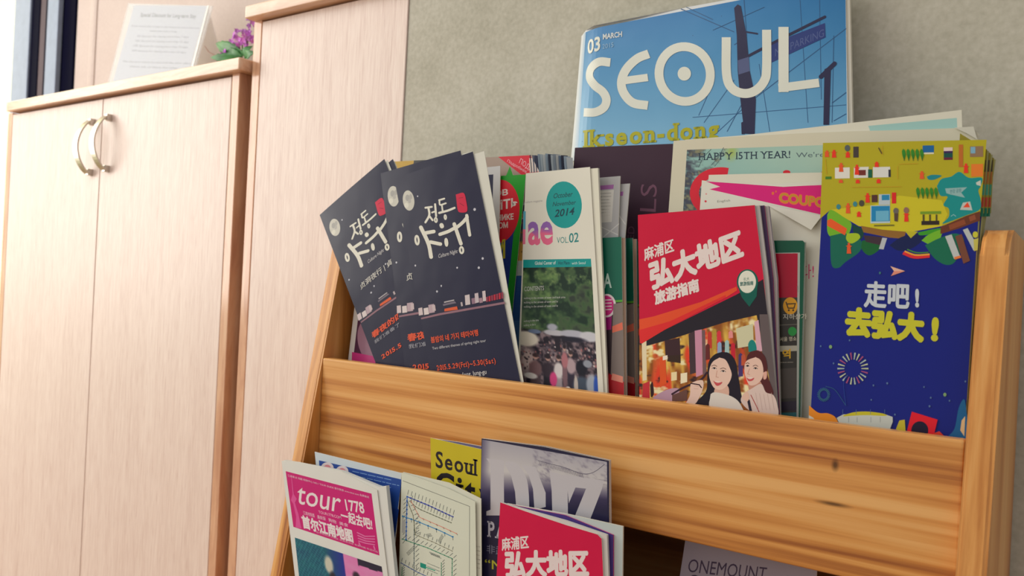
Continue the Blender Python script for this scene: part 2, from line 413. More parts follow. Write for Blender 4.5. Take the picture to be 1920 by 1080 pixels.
# ------------------------------------------------------------------ cabinets
def cabinet_handle(door, xc, yf, zc, ln=.098, off=.021):
    bm = bmesh.new(); n = 22; w2 = .0074; prev = None
    for i in range(n + 1):
        t = i / n * 2 - 1; z = zc + t * ln / 2; y = yf - off * (1 - t * t) ** .8 - .006; th = .0016
        dx = -.0075 * (1 - t * t)
        row = [bm.verts.new((xc + dx + sx * w2, y + sy * th, z)) for sx, sy in ((-1, -1), (1, -1), (1, 1), (-1, 1))]
        if prev:
            for k in range(4): bm.faces.new((prev[k], prev[(k + 1) % 4], row[(k + 1) % 4], row[k]))
        else: bm.faces.new(row)
        prev = row
    bm.faces.new(prev[::-1])
    h = mesh_obj('handle', bm, M['steel'], door, label='bowed steel handle')
    for z in (zc - ln / 2 + .004, zc + ln / 2 - .004):
        add = bmesh.new(); add_box(add, xc - .0048, xc + .0048, yf - .009, yf + .0005, z - .006, z + .006, .0012)
        b2 = bpy.data.meshes.new('x'); bmesh.ops.translate(add, verts=add.verts, vec=-Vector(parent_world(door))); add.to_mesh(b2); add.free()
        bb = bmesh.new(); bb.from_mesh(h.data); bb.from_mesh(b2); bb.to_mesh(h.data); bb.free(); bpy.data.meshes.remove(b2)

lc = thing('low_cabinet', 'low two-door pale wood cabinet with steel handles and sign on top', 'cabinet', (-.74, .32, 0))
LX0, LX1, LF, LZ = -1.119, -0.3615, .131, Z0 + .394
for nm, a, b in (('side_panel', LX0, LX0 + .018), ('side_panel', LX1 - .018, LX1)):
    box(nm, a, b, LF, .515, .0, LZ, M['edging'], lc, .0012)
box('carcass', LX0 + .018, LX1 - .018, LF + .02, .515, .0, LZ, M['laminate'], lc)
box('plinth', LX0 + .018, LX1 - .018, LF + .006, LF + .02, .0, .06, M['edging'], lc)
box('cabinet_top', -1.099, -.3455, .118, .52, LZ, LZ + .019, M['edging_h'], lc, .003, seg=3)
GX = -.7525
d1 = box('door', LX0 + .0195, GX - .0012, LF, LF + .018, .062, LZ - .004, M['laminate'], lc, .0012)
d2 = box('door', GX + .0012, LX1 - .0195, LF, LF + .018, .062, LZ - .004, M['laminate'], lc, .0012)
cabinet_handle(d1, -.7805, LF, Z0 + .305); cabinet_handle(d2, -.7245, LF, Z0 + .309)

tc = thing('tall_cabinet', 'taller pale wood cabinet between low cabinet and grey wall', 'cabinet', (-.18, .32, 0))
TX0, TX1, TF, TZ = -.342, -.026, .1383, Z0 + .470
box('side_panel', TX0, TX0 + .018, TF, .52, 0, TZ, M['edging'], tc, .0012)
box('carcass', TX0 + .018, TX1, TF + .02, .52, 0, TZ, M['laminate'], tc)
box('plinth', TX0 + .018, TX1, TF + .006, TF + .02, .0, .06, M['edging'], tc)
box('door', TX0 + .0195, TX1 - .001, TF, TF + .018, .062, TZ - .003, M['laminate'], tc, .0012)
box('cabinet_top', TX0 - .001, TX1, .121, .52, TZ, TZ + .019, M['edging_h'], tc, .003, seg=3)

# acrylic sign stand on the low cabinet
SZ = LZ + .0195
SY, SL = .30, .30
def sat(px, py, dy=0.0): return at(px, py, SY + dy - SL * (SZ - Z0), SL)
sg = thing('sign_stand', 'clear acrylic sign stand with a printed notice on the low cabinet', 'sign', (-.86, .29, SZ))
def ext_floor(a, b):
    t = (SZ - a.z) / (b.z - a.z); return a + (b - a) * t
def sheet(tl, tr, br, bl, dy, th, m, nm, lab=None):
    q = [sat(*p, dy) for p in (tl, tr, br, bl)]; q[2] = ext_floor(q[1], q[2]); q[3] = ext_floor(q[0], q[3])
    bm = bmesh.new(); n = Vector((0, th, 0)); a = [bm.verts.new(p) for p in q]; b = [bm.verts.new(p + n) for p in q]
    bm.faces.new(a); bm.faces.new(b[::-1])
    for i in range(4): bm.faces.new((a[i], b[i], b[(i + 1) % 4], a[(i + 1) % 4]))
    return mesh_obj(nm, bm, m, sg, label=lab)
sheet((240, 6), (398, 11), (366, 126), (203, 152), 0, .0025, M['acrylic'], 'front_panel', 'clear acrylic panel')
sheet((389, 10), (391.5, 10), (361, 128), (358, 128), -.0012, .001, M['acrylic_edge'], 'panel_edge')
q0 = [sat(*p, .02) for p in ((250, 9), (388, 10), (357, 126), (212, 152))]
bk = bmesh.new(); tops = [sat(245, 8, .004), sat(388, 11, .004)]
vs = [bk.verts.new(p) for p in (tops[0], tops[1], Vector((tops[1].x + .01, tops[1].y + .085, SZ)), Vector((tops[0].x + .01, tops[0].y + .085, SZ)))]
f_ = bk.faces.new(vs); r_ = bmesh.ops.extrude_face_region(bk, geom=[f_])
bmesh.ops.translate(bk, verts=[v for v in r_['geom'] if isinstance(v, bmesh.types.BMVert)], vec=(0, .0025, 0))
mesh_obj('back_support', bk, M['acrylic'], sg)
class SignItem(Item):
    def __init__(s): s.root = sg; s.base = Vector(sg.location); s.xf = lambda p: p; s.y0 = SY - SL * (SZ - Z0) ; s.lean = SL; s.floor = SZ - Z0; s.dy = 0; s.layer = 0; s.step = 6e-6
si = SignItem(); si.begin('matte'); si.slab([(251, 10), (388, 11), (357, 126), (212, 152)], .0004, (206, 208, 222), dy=.0032)
INK = (92, 92, 124)
si.text('Special Discount for Long-term Stay', (263, 31), (368, 34), (1, -7), (60, 60, 96), .03, shear=.1)
ZG = zoom(0, 0, 1 / 3)
for a, b, tx in (((740, 150), (1120, 163), 'If you would like to stay in this house for more than one'), ((840, 178), (995, 183), 'week just ask a host'), ((770, 208), (1060, 213), '5% discount for staying more than 7 days'),
              ((760, 234), (1060, 242), '10% discount for staying more than 15 days'), ((750, 262), (1055, 271), '15% discount for staying more than 20 days'), ((740, 289), (1045, 300), '20% discount for staying more than 30 days'),
              ((690, 350), (1070, 362), 'The discount cannot be used with the other offers'), ((730, 378), (1000, 388), 'please ask us about the other')):
    si.text(tx, ZG(*a), ZG(*b), (.8, -3.6), INK, .01)
si.end('notice', label='white printed notice')

# artificial flower on the low cabinet
random.seed(4)
fl = thing('potted_flower', 'purple artificial flower with green leaves on the low cabinet', 'flower', (-.575, .285, SZ))
bm = bmesh.new(); tube(bm, [(-.575, .285, SZ + .0003), (-.575, .285, SZ + .018)], [.016, .021], 20); mesh_obj('pot', bm, M['pot'], fl)
def fpt(px, py, y=.285): return at(px, py, y)
bm = bmesh.new()
for tx, ty in ((455, 70), (470, 40), (448, 82)):
    b = fpt(tx, ty); tube(bm, [(-.575, .285, SZ + .015), ((b.x - .575) / 2 + .002, .285, (b.z + SZ + .015) / 2), tuple(b)], [.0018, .0015, .001], 6)
mesh_obj('stem', bm, M['stem'], fl)
def leaf(p0, p1, wd, fold=.3, dyy=0.0):
    a, b = fpt(*p0), fpt(*p1, .285 + dyy); d = b - a; s = d.normalized().cross(Vector((0, 1, 0))).normalized(); bm = bmesh.new(); prev = None; n = 12
    for i in range(n + 1):
        t = i / n; wv = wd * math.sin(math.pi * min(1, t ** .8 * .97 + .03)) * (1 + .12 * math.sin(i * 2.6)); c = a + d * t + Vector((0, -.006 * math.sin(math.pi * t), 0))
        row = [bm.verts.new(c + s * wv * k + Vector((0, -abs(k) * wv * fold, 0))) for k in (-1, -.5, 0, .5, 1)]
        if prev:
            for k in range(4): bm.faces.new((prev[k], prev[k + 1], row[k + 1], row[k]))
        prev = row
    r = bmesh.ops.extrude_face_region(bm, geom=bm.faces[:]); bmesh.ops.translate(bm, verts=[v for v in r['geom'] if isinstance(v, bmesh.types.BMVert)], vec=(0, .0005, 0))
    mesh_obj('leaf', bm, M['leaf'], fl, smooth=True)
leaf((458, 103), (404, 81), .0125); leaf((455, 112), (394, 108), .008, dyy=-.02); leaf((460, 110), (474, 86), .009); leaf((462, 112), (478, 98), .010, dyy=-.01); leaf((455, 108), (428, 92), .008)
bm = bmesh.new(); a, b, c = fpt(384, 86), fpt(391, 97), fpt(408, 108); e_ = Vector((-.575, .285, SZ + .016)); tube(bm, [a, b, fpt(398, 101), c, e_], [.0007, .0009, .001, .001, .001], 6); mesh_obj('twig', bm, M['twig'], fl)
def blossom(cx, cy, rx, ry, n):
    bm = bmesh.new()
    for k in range(n):
        t = random.random() * math.tau; r = math.sqrt(random.random()); o = fpt(cx + rx * r * math.cos(t), cy + ry * r * math.sin(t), .285 - .016 * (1 - r * r) * random.uniform(.3, 1))
        ax = Vector((random.gauss(0, .6), -1, random.gauss(0, .6))).normalized(); s = ax.cross(Vector((0, 0, 1))).normalized(); u = s.cross(ax)
        for j in range(5):
            an = j * math.tau / 5 + k; dv = s * math.cos(an) + u * math.sin(an); pv = ax.cross(dv); ln = random.uniform(.0042, .0064)
            p = [o, o + dv * ln * .55 + pv * ln * .36 + ax * .001, o + dv * ln + ax * .0022, o + dv * ln * .55 - pv * ln * .36 + ax * .001]
            bm.faces.new([bm.verts.new(x) for x in p])
            bm.faces.new([bm.verts.new(x + ax * -.0006) for x in p[::-1]])
    mesh_obj('blossom', bm, M['petal'], fl)
blossom(453, 71, 23, 17, 46); blossom(470, 42, 8, 9, 12); blossom(421, 98, 4, 4, 5)

# ------------------------------------------------------------------ the pine rack
WR = .650; BT = .0185
rk = thing('magazine_rack', 'pine magazine rack with slanted sides standing against the grey wall', 'rack', (WR / 2, .06, 0))
def sidebrd(x0, x1):
    top = .148; bk = .131; fr = lambda z: .0 + .185 * z
    pts = [(bk, 0.0), (fr(-Z0), 0.0), (fr(top - .02), Z0 + top - .02)]
    for k in range(1, 6):
        an = k / 5 * math.pi / 2; pts.append((fr(top - .02) + .004 + .018 * (1 - math.cos(an)) - .004 * (1 - k / 5), Z0 + top - .02 + .02 * math.sin(an)))
    pts += [(bk, Z0 + top)]
    bm = bmesh.new(); prism(bm, pts, 'x', x0, x1, .0028, 3)
    mesh_obj('side_panel', bm, M['pine_z'], rk)
sidebrd(-BT, -.0003); sidebrd(WR + .0003, WR + BT)
for zt, h, y in ((0.0, .112, 0.0), (-.275, .09, -.0525), (-.55, .09, -.103)):
    box('front_rail', 0, WR, y, y + .0125, Z0 + zt - h, Z0 + zt, M['pine_x'], rk, .0022, seg=3)
for zt, y in ((-.078, .0127), (-.345, -.040), (-.62, -.09)):
    box('shelf_board', 0, WR, y, .118, Z0 + zt - .012, Z0 + zt, M['pine_x'], rk, .001)
box('back_panel', 0, WR, .1185, .1245, .03, Z0 + .10, M['pine_shaded'], rk)

FU, FL = -.0775, -.3445                          # shelf heights relative to the upper rail
LEAN = .10

# ------------------------------------------------------------------ dark night-festival brochures
NAVY = (34, 36, 66)
ZC = zoom(720, 280, .24074); ZB = zoom(600, 500, .20376)
FR = ((738, 335), (886, 284), (805, 692))
def affine(dst):
    A = np.array([[FR[0][0], FR[0][1], 1], [FR[1][0], FR[1][1], 1], [FR[2][0], FR[2][1], 1]], float)
    X = np.linalg.solve(A, np.array(dst, float))
    return lambda p: tuple(np.array([p[0], p[1], 1.0]) @ X)
def night_art(s, chinese):
    s.xf_keep = s.xf
    W_ = (232, 232, 220); k = .24074
    moon = [(188, 398)]
    cx, cy = ZC(188, 398); s.ell(cx, cy, 11, 19, (206, 206, 196), -.12); s.ell(cx - 2, cy - 5, 4, 6, (168, 168, 166)); s.ell(cx + 4, cy - 7, 3, 5, (176, 176, 172)); s.ell(cx + 2, cy + 1, 3, 4, (182, 182, 178)); s.ell(cx - 4, cy + 9, 4, 5, (226, 226, 214))
    for x, y, r in ((260, 365, 1.3), (705, 468, 2.4), (768, 850, 2.1), (738, 922, 2.1), (570, 922, 1.6), (240, 905, 1.6), (445, 1062, 1.4)):
        s.ell(*ZC(x, y), r, r * 1.15, (206, 208, 220), n=12)
    for x, y, r in ((1075, 228, 1.8), (1115, 180, 1.2)): s.ell(*ZB(x, y), r, r * 1.15, (200, 202, 216), n=12)
    def st(pts, wd): s.stroke(bez(zs(ZC, pts), 5) if len(pts) > 2 else zs(ZC, pts), wd * k, W_)
    def rg(x, y, rx, ry, wd): s.ring(*ZC(x, y), rx * k, ry * k, wd * k, W_, -.1, 18)
    st([(322, 455), (372, 448)], 15); st([(345, 452), (352, 512), (322, 568)], 17); st([(350, 515), (378, 552)], 15); st([(398, 428), (406, 520)], 16); st([(374, 492), (402, 482)], 13); rg(404, 550, 9, 17, 12)
    st([(430, 396), (470, 384)], 14); st([(432, 398), (438, 432), (482, 420)], 13); st([(452, 440), (457, 480)], 13); st([(430, 495), (495, 478), (550, 456)], 17); rg(478, 528, 7, 17, 11)
    rg(255, 707, 13, 33, 16); st([(286, 608), (345, 735), (366, 838)], 30); st([(318, 652), (388, 640)], 28); st([(362, 722), (440, 738)], 27)
    st([(448, 590), (452, 600)], 32); st([(436, 662), (500, 640), (545, 616)], 26); rg(486, 724, 7, 26, 16)
    st([(548, 582), (578, 670), (600, 735)], 28); st([(566, 610), (615, 568), (648, 528)], 26); st([(645, 515), (655, 590), (668, 668)], 24); rg(605, 785, 13, 24, 15)
    rr = zs(ZC, [(560, 352), (620, 340), (640, 400), (648, 480), (600, 492), (575, 470)]); s.poly(bez(rr + rr[:1], 6)[:-1], (214, 34, 74))
    s.stroke(zs(ZC, [(585, 380), (615, 375)]), 1.2, (160, 20, 52)); s.stroke(zs(ZC, [(592, 420), (622, 440)]), 1.2, (160, 20, 52))
    s.text('Culture Night', ZC(425, 846), ZC(575, 806), (-.6, -7), (200, 200, 206), .01, shear=.2)
    base = [(905, 440), (960, 470), (1090, 440), (1250, 400), (1480, 370), (1690, 318)]
    s.stroke(zs(ZB, [(925, 478), (1100, 438), (1400, 385), (1700, 332)]), [3, 4, 4, 4], (150, 112, 128), False)
    r = random.Random(3)
    for x, y, wd, h, c in ((905, 450, 40, 75, (214, 200, 205)), (955, 445, 45, 70, (224, 214, 216)), (1000, 430, 55, 88, (190, 168, 180)), (1035, 410, 30, 60, (206, 190, 196)), (1340, 355, 45, 100, (214, 204, 208)), (1400, 345, 40, 60, (150, 120, 140)), (1430, 335, 35, 95, (206, 194, 202)), (1470, 335, 30, 50, (170, 140, 156)), (1500, 320, 30, 100, (214, 202, 208)), (1300, 365, 18, 40, (190, 180, 186))):
        s.poly(zs(ZB, [(x, y), (x + wd, y - wd * .18), (x + wd - 8, y - h), (x - 6, y - h + wd * .2)]), c)
    s.poly(zs(ZB, [(1145, 388), (1262, 365), (1270, 395), (1145, 412)]), (226, 96, 52))
    s.poly(zs(ZB, [(1130, 345), (1240, 318), (1258, 335), (1135, 362)]), (120, 112, 130)); s.poly(zs(ZB, [(1142, 322), (1235, 302), (1238, 312), (1142, 334)]), (190, 186, 192))
    for i in range(7): s.poly(zs(ZB, [(1530 + i * 23, 325 - i * 5), (1548 + i * 23, 322 - i * 5), (1546 + i * 23, 275 - i * 7), (1528 + i * 23, 280 - i * 7)]), (190, 48, 70) if i % 2 else (150, 60, 84))
    OR = (232, 92, 60)
    if chinese:
        s.text('春夜的四个主题', ZB(1020, 700), ZB(1620, 560), (-1.5, -12), OR, .03)
        s.text('贞洞夜行 | 貞洞夜行', ZC(330, 1040), ZC(790, 900), (-1.6, -11), (214, 214, 210), .012)
        s.text('我们准备了春夜的节目', ZB(1035, 765), ZB(1600, 640), (-1, -7), (176, 178, 192), 0)
        s.text('2015.5.29-5.30', ZB(1085, 955), ZB(1600, 880), (-1.4, -9), OR, .03, serif=True)
    else:
        s.text('봄밤의 네 가지 테마여행', ZB(1020, 702), ZB(1460, 632), (-1.2, -10), OR, .025)
        s.text('Two different themes of spring night tour', ZB(1032, 765), ZB(1530, 690), (-.6, -5), (196, 198, 208), .004)
        s.text('2015.5.29(Fri)~5.30(Sat)', ZB(1075, 955), ZB(1620, 885), (-1.4, -9), OR, .02, serif=True)
        s.text('Jeong-dong, Jung-gu', ZB(1190, 1030), ZB(1535, 985), (-1, -8), (206, 208, 214), .012)
def night(name_lab, y0, tl, tr, br, bl, pages, chinese, leafpx=None):
    it = Item('night_brochure', name_lab, 'brochure', y0, 0.0, FU, (bl[0], bl[1]), 'dark blue night festival brochures')
    it.begin('gloss'); it.step = 5e-6; it.slab([tl, tr, br, bl], .0004, NAVY, (210, 210, 205), nu=24); it.layer = 4
    q = [p.copy() for p in it.quad]; ex = (q[1] - q[0]); el = q[3] - q[0]
    def bend(v):                                      # the folded paper bows towards the viewer
        r = v - q[0]; det = ex.x * el.z - ex.z * el.x; u = (r.x * el.z - r.z * el.x) / det
        return Vector((v.x, v.y + .0028 * (u - .62) ** 2, v.z))
    it.xf = affine((tl, tr, bl)); it.dy = 0; night_art(it, chinese); it.xf = lambda p: p; it.end('cover', bend)
    it.begin('matte'); it.slab(pages, .0005, (222, 224, 214), dy=.0008, nu=12); it.end('inner_leaf', bend, label='white inner leaf')
    return it
night('dark blue night brochure with pale moon, frontmost of the three leaning', 0.0138, (738, 335), (886, 284), (976, 718), (805, 692), [(750, 334), (907, 283), (981, 716), (815, 694)], False)
night('dark blue night brochure half covered by the frontmost one, middle of the fan', 0.0154, (712, 325), (863, 282), (938, 700), (758, 690), [(722, 326), (884, 284), (945, 700), (766, 690)], True)
night('dark blue night brochure tilted furthest left, its red seal cut by its neighbour', 0.0170, (598, 403), (720, 298), (838, 600), (702, 678), [(604, 402), (726, 300), (844, 601), (708, 678)], True)
night('dark blue night brochure hidden behind the leftmost tilted one, only a corner showing', 0.0186, (613, 402), (736, 298), (853, 600), (716, 678), [(618, 403), (739, 302), (857, 602), (721, 678)], True)

# magazine behind them at the far left
it = Item('magazine', 'purple-covered magazine with white spine standing in the left corner', 'magazine', .030, LEAN, FU, (656, 672))
it.begin('gloss'); it.slab([(676, 480), (755, 462), (764, 690), (653, 673)], .002, (226, 226, 222)); it.poly([(684, 490), (756, 470), (764, 690), (662, 674)], (84, 44, 74))
it.ell(695, 640, 24, 42, (170, 128, 150), -.2); it.poly([(660, 660), (764, 680), (764, 700), (659, 690)], (216, 58, 140)); it.end('cover')
it.begin(); it.slab([(679, 480), (758, 462), (766, 690), (656, 673)], .002, PAPER, dy=.0022); it.end('pages')

# navy and white leaflet
it = Item('leaflet', 'white leaflet with navy picture just right of the dark night brochures', 'leaflet', .040, LEAN, FU, (920, 600))
it.begin(); it.slab([(850, 320), (938, 311), (932, 640), (842, 650)], .0010, (208, 208, 210)); it.poly([(858, 332), (925, 327), (921, 470), (853, 476)], (34, 36, 72)); it.end('cover')

# ------------------------------------------------------------------ Russian leaflet, green and blue
it = Item('russian_leaflet', 'green and blue Russian leaflet with a red bubble and pointed tab', 'leaflet', .043, LEAN, FU, (920, 640), None)
it.begin('gloss'); Z6 = zoom(880, 270, .2222)
it.slab([(893, 333), (949, 329), (956, 312), (962, 328.5), (986, 327), (955, 640), (878, 640)], .0008, (34, 160, 44))
it.poly(zs(Z6, [(100, 760), (395, 700), (372, 760), (300, 1500), (60, 1500)]), (30, 58, 150))
it.ell(*Z6(248, 570), 39, 60, (222, 38, 56), .1)
for tx, a, b, u in (('НОВ', (150, 450), (326, 428), -10), ('КУПИТЬ', (20, 590), (408, 530), -16), ('УЧАСТНИКЕ', (60, 668), (374, 634), -10), ('С КУПОНОМ', (20, 732), (326, 706), -10)):
    it.text(tx, Z6(*a), Z6(*b), (0, u), (238, 226, 220), .03)
it.text('М', Z6(190, 985), Z6(303, 960), (0, -32), (214, 206, 60), .02, serif=True)
it.end('cover')
it = Item('leaflet', 'thin blue and white leaflet edge between green leaflet and white magazine', 'leaflet', .0455, LEAN, FU, (960, 700))
it.begin(); it.slab([(930, 382), (1000, 379), (990, 720), (915, 700)], .0012, (196, 206, 206))
for k, (y0, y1, c) in enumerate(((384, 400, (70, 84, 96)), (400, 408, (190, 150, 80)), (410, 430, (60, 66, 92)), (430, 452, (96, 104, 90)), (452, 488, (206, 160, 76)), (516, 600, (46, 96, 170)), (600, 690, (70, 120, 186)))):
    it.poly([(940, y0 + 2), (1000, y0), (1000, y1), (940, y1 + 2)], c)
for k in range(16): it.ell(968 + (k % 3) * 5, 388 + k * 6, 1.6, 2, [(30, 30, 40), (210, 190, 120), (150, 120, 60)][k % 3], n=8)
it.end('cover')

# wide magazine with red corner banner and curled pages
it = Item('banner_magazine', 'worn magazine with red corner banner and curled fanned pages', 'magazine', .0540, LEAN, FU, (880, 640))
it.begin('gloss'); it.slab([(736, 303), (1000, 291), (1030, 640), (720, 660)], .001, (172, 152, 140))
it.poly([(736, 303), (776, 301), (772, 330), (735, 332)], (196, 158, 52)); it.poly([(776, 301), (800, 300), (795, 330), (772, 330)], (40, 40, 44)); it.poly([(800, 300), (905, 296), (900, 330), (795, 330)], (96, 100, 116))
it.poly([(934, 294), (994, 291), (1012, 324), (978, 328)], (220, 40, 62))
it.text('ПОДАРОК', Z6(418, 160), Z6(600, 290), (3.4, -8.5), (240, 190, 200), .0); it.text('Подробнее', Z6(318, 150), Z6(478, 246), (2, -4.5), (240, 190, 200), .0)
it.poly(zs(Z6, [(505, 120), (530, 118), (590, 230), (510, 240)]), (238, 224, 214)); it.end('cover')
it.begin(); it.slab([(740, 304), (1002, 293), (1032, 640), (724, 660)], .002, PAPER, dy=.0012); 
cols = [(74, 78, 104), (126, 134, 158), (90, 94, 120), (170, 186, 200), (190, 202, 210), (214, 218, 218), (170, 190, 206), (70, 74, 90), (196, 206, 212), (150, 162, 176), (206, 208, 206), (110, 130, 156), (60, 64, 84), (170, 188, 204), (206, 212, 214)]
for k, c in enumerate(cols):      # fanned, curled leaves
    x0 = 993 + k * 4.9; t = k / 14; ytop = 297 - 9 * math.sin(math.pi * (.25 + .6 * t)) + (k % 3)
    pts = bez([(x0, ytop), (x0 + 2.5, 320), (x0 + 4 + 10 * t, 380), (x0 + 2, 520)], 5); it.dy = -.0004 - .0002 * (k % 2)
    for i in range(len(pts) - 1):
        a, b = it.P(pts[i]), it.P(pts[i + 1]); d0 = Vector((.0046, .0085 - .004 * t, 0)); th = Vector((.0005, -.0002, 0)); c_ = lin(c) * GAIN
        it.face((a, b, b + d0, a + d0), c_); it.face((a + th, a + th + d0, b + th + d0, b + th), c_)
        if i == 0: it.face((a, a + d0, a + d0 + th, a + th), lin(PAPER) * GAIN)
it.end('pages', label='fanned grey-blue page edges')

# ------------------------------------------------------------------ white magazine with teal disc and crowd photograph
def crowd(u, v):
    g = fbm(u, v, 7, 11, 1.7); g2 = fbm(u, v, 15, 21, 1.6)
    img = mixc((26, 52, 40), (104, 140, 84), (g - .34) * 3.0); img = mixc(img[..., :], (150, 176, 110), np.clip((g2 - .55) * 3, 0, 1) * np.clip(1 - v * 2.6 + .25 * (1 - u), 0, 1))
    img = mixc(img, (110, 128, 118), np.clip((.25 - u) * 2.2, 0, .55) * (v < .55) * np.clip((v - .05) * 4, 0, 1))
    img = mixc(img, (28, 30, 44), np.clip((g - .5) * 4, 0, 1) * (u > .5) * .7)
    t = np.clip((v - .52) * 30, 0, 1)
    c = mixc((38, 32, 46), (150, 132, 138), np.clip((fbm(u, v, 14, 31, 1.5) - .42) * 3.4, 0, 1)); img = img * (1 - t[..., None]) + c * t[..., None]
    img = blob(img, u, v, .07, .62, .19, .075, (236, 230, 214)); img = blob(img, u, v, .10, .80, .14, .15, (206, 186, 184), .6)
    img = blob(img, u, v, .45, .545, .17, .028, (196, 196, 206)); img = blob(img, u, v, .42, .50, .09, .035, (176, 180, 196), .4); img = blob(img, u, v, .70, .540, .2, .035, (186, 188, 204)); img = blob(img, u, v, .92, .55, .15, .045, (206, 208, 218)); img = blob(img, u, v, .70, .585, .22, .028, (34, 34, 52), .5); img = blob(img, u, v, .18, .55, .10, .02, (110, 128, 160))
    r = np.random.RandomState(5)
    for k in range(190):
        x = r.rand(); y = .62 + .16 * r.rand() ** .8 + (.10 if x < .24 else 0); cc = [(40, 34, 48), (190, 160, 160), (170, 110, 112), (110, 100, 116), (222, 212, 212), (80, 62, 74), (34, 30, 46), (60, 48, 60)][r.randint(8)]
        img = blob(img, u, v, x, y, .008 + .013 * r.rand(), .008 + .010 * r.rand(), cc, .7)
    for x, y, sx, top, leg, hair in ((.20, .80, .10, (128, 100, 104), (96, 80, 86), (70, 52, 56)), (.36, .80, .085, (58, 46, 60), (30, 28, 44), (44, 34, 44)), (.50, .79, .07, (226, 220, 222), (170, 160, 168), (52, 40, 46)), (.66, .74, .07, (186, 164, 172), (50, 44, 64), (60, 48, 54)), (.58, .70, .05, (184, 120, 130), (130, 100, 110), (40, 34, 44))):
        img = blob(img, u, v, x, y + .17, sx * .75, .15, leg, .3); img = blob(img, u, v, x, y + .06, sx, .075, top, .3); img = blob(img, u, v, x, y - .035, sx * .45, .025, (206, 164, 152), .4); img = blob(img, u, v, x, y - .05, sx * .55, .022, hair, .4)
    img = blob(img, u, v, .43, .93, .055, .07, (226, 72, 140), .3); img = blob(img, u, v, .14, .93, .10, .03, (232, 230, 226), .3)
    img = blob(img, u, v, .80, .80, .085, .07, (22, 22, 40), .25); img = blob(img, u, v, .88, .765, .07, .035, (150, 156, 170), .3); img = blob(img, u, v, .80, .96, .14, .10, (70, 84, 104), .25); img = blob(img, u, v, .93, .93, .09, .10, (170, 180, 196), .3); img = blob(img, u, v, .98, .95, .04, .12, (46, 90, 190), .3); img = blob(img, u, v, .72, .95, .03, .09, (206, 196, 190), .3); img = blob(img, u, v, .62, .985, .035, .02, (236, 232, 228), .3)
    return img
it = Item('white_magazine', 'white magazine with teal date disc above a street crowd photograph', 'magazine', .028, LEAN, FU, (1050, 720))
it.begin('gloss'); it.slab([(986, 325), (1106, 313), (1132, 742), (970, 714)], .0008, (234, 233, 220))
it.ell(1057.5, 384, 33.5, 44, (14, 162, 160), -.05)
D = (26, 84, 92)
it.text('October', (1038, 372), (1074, 368), (0, -9), D, .012, shear=.25); it.text('November', (1036, 387), (1080, 383), (0, -8), D, .012, shear=.25); it.text('2014', (1039.5, 407), (1077, 402), (0, -13), (20, 70, 84), .02, shear=.2, serif=False)
it.text('ae', (990, 457), (1037, 456), (-.5, -58), (238, 110, 150), .028, two=(150, 104, 186)); it.poly([(981, 405), (985.5, 405), (985, 458), (980, 458)], (236, 120, 156)); it.poly([(981.2, 396), (985.8, 396), (985.4, 430), (980.8, 430)], (88, 170, 196))
it.text('VOL.', (1044, 456), (1066, 455), (0, -11), (40, 140, 140), .0); it.text('02', (1067, 455), (1085, 453), (0, -17), (40, 140, 140), .012)
it.text('culture magazine', (985, 381), (1017, 378), (0, -4), (170, 168, 166), .0)
it.grid((981, 500), (1109, 499), (1122, 742), (974, 716), 96, 176, crowd)
it.poly([(981, 487), (1108, 485), (1109, 500), (981, 502)], (16, 158, 156)); it.text('Global Center of', (1003, 496.5), (1042, 495.5), (0, -6), (226, 240, 236), .01); it.text('Hot Place', (1047, 496), (1068, 495.5), (0, -6), (16, 70, 90), .01); it.text('with Seoul', (1072, 496), (1098, 495), (0, -5), (214, 236, 232), 0)
it.text('CONTENTS', (983, 546), (1020, 544), (0, -8), (196, 200, 196), .01)
for y, x1 in ((561, 1060), (569, 1046), (577, 1046), (604, 1010), (612, 1004)): it.text('walking in the streets of town and look around'[:14 + (x1 - 1000) // 2], (982, y), (x1, y - 2), (0, -4), (206, 210, 206), 0)
it.end('cover')
it.begin(); it.slab([(988, 326), (1121, 315), (1139, 743), (973, 714)], .0028, (232, 231, 214), dy=.0010); it.end('pages')

# grey leaflets behind it
for k, (tl, tr, br, bl, tag) in enumerate((((1090, 336), (1163, 330), (1158, 470), (1085, 470), ((1125, 348), (1151, 346), (1150, 354), (1125, 356))), ((1110, 349), (1181, 344), (1170, 470), (1100, 470), ((1150, 361), (1169, 359), (1168, 367), (1150, 369))))):
    it = Item('grey_leaflet', ('pale grey leaflet with purple heading and white box behind the white magazine', 'pale grey leaflet showing a narrow strip, behind the one with the white box')[k], 'leaflet', .0400 + .003 * k, LEAN, FU, (1120, 600), 'pale grey leaflets')
    it.begin(); it.slab([tl, tr, br, bl], .0010, (186, 188, 190)); it.poly(tag, (170, 110, 176))
    if k == 0:
        it.poly([(1122, 358), (1151, 356), (1147, 416), (1122, 418)], (222, 222, 216)); it.lines((1126, 363), (1147, 362), (0, 6), 8, (160, 162, 164), 1, 3)
        it.stroke([(1124, 424), (1158, 440)], 2, (214, 216, 214)); it.stroke([(1132, 444), (1160, 420)], 2, (214, 216, 214))
    else: it.stroke([(1158, 400), (1172, 420)], 2, (214, 216, 214))
    it.end('cover')
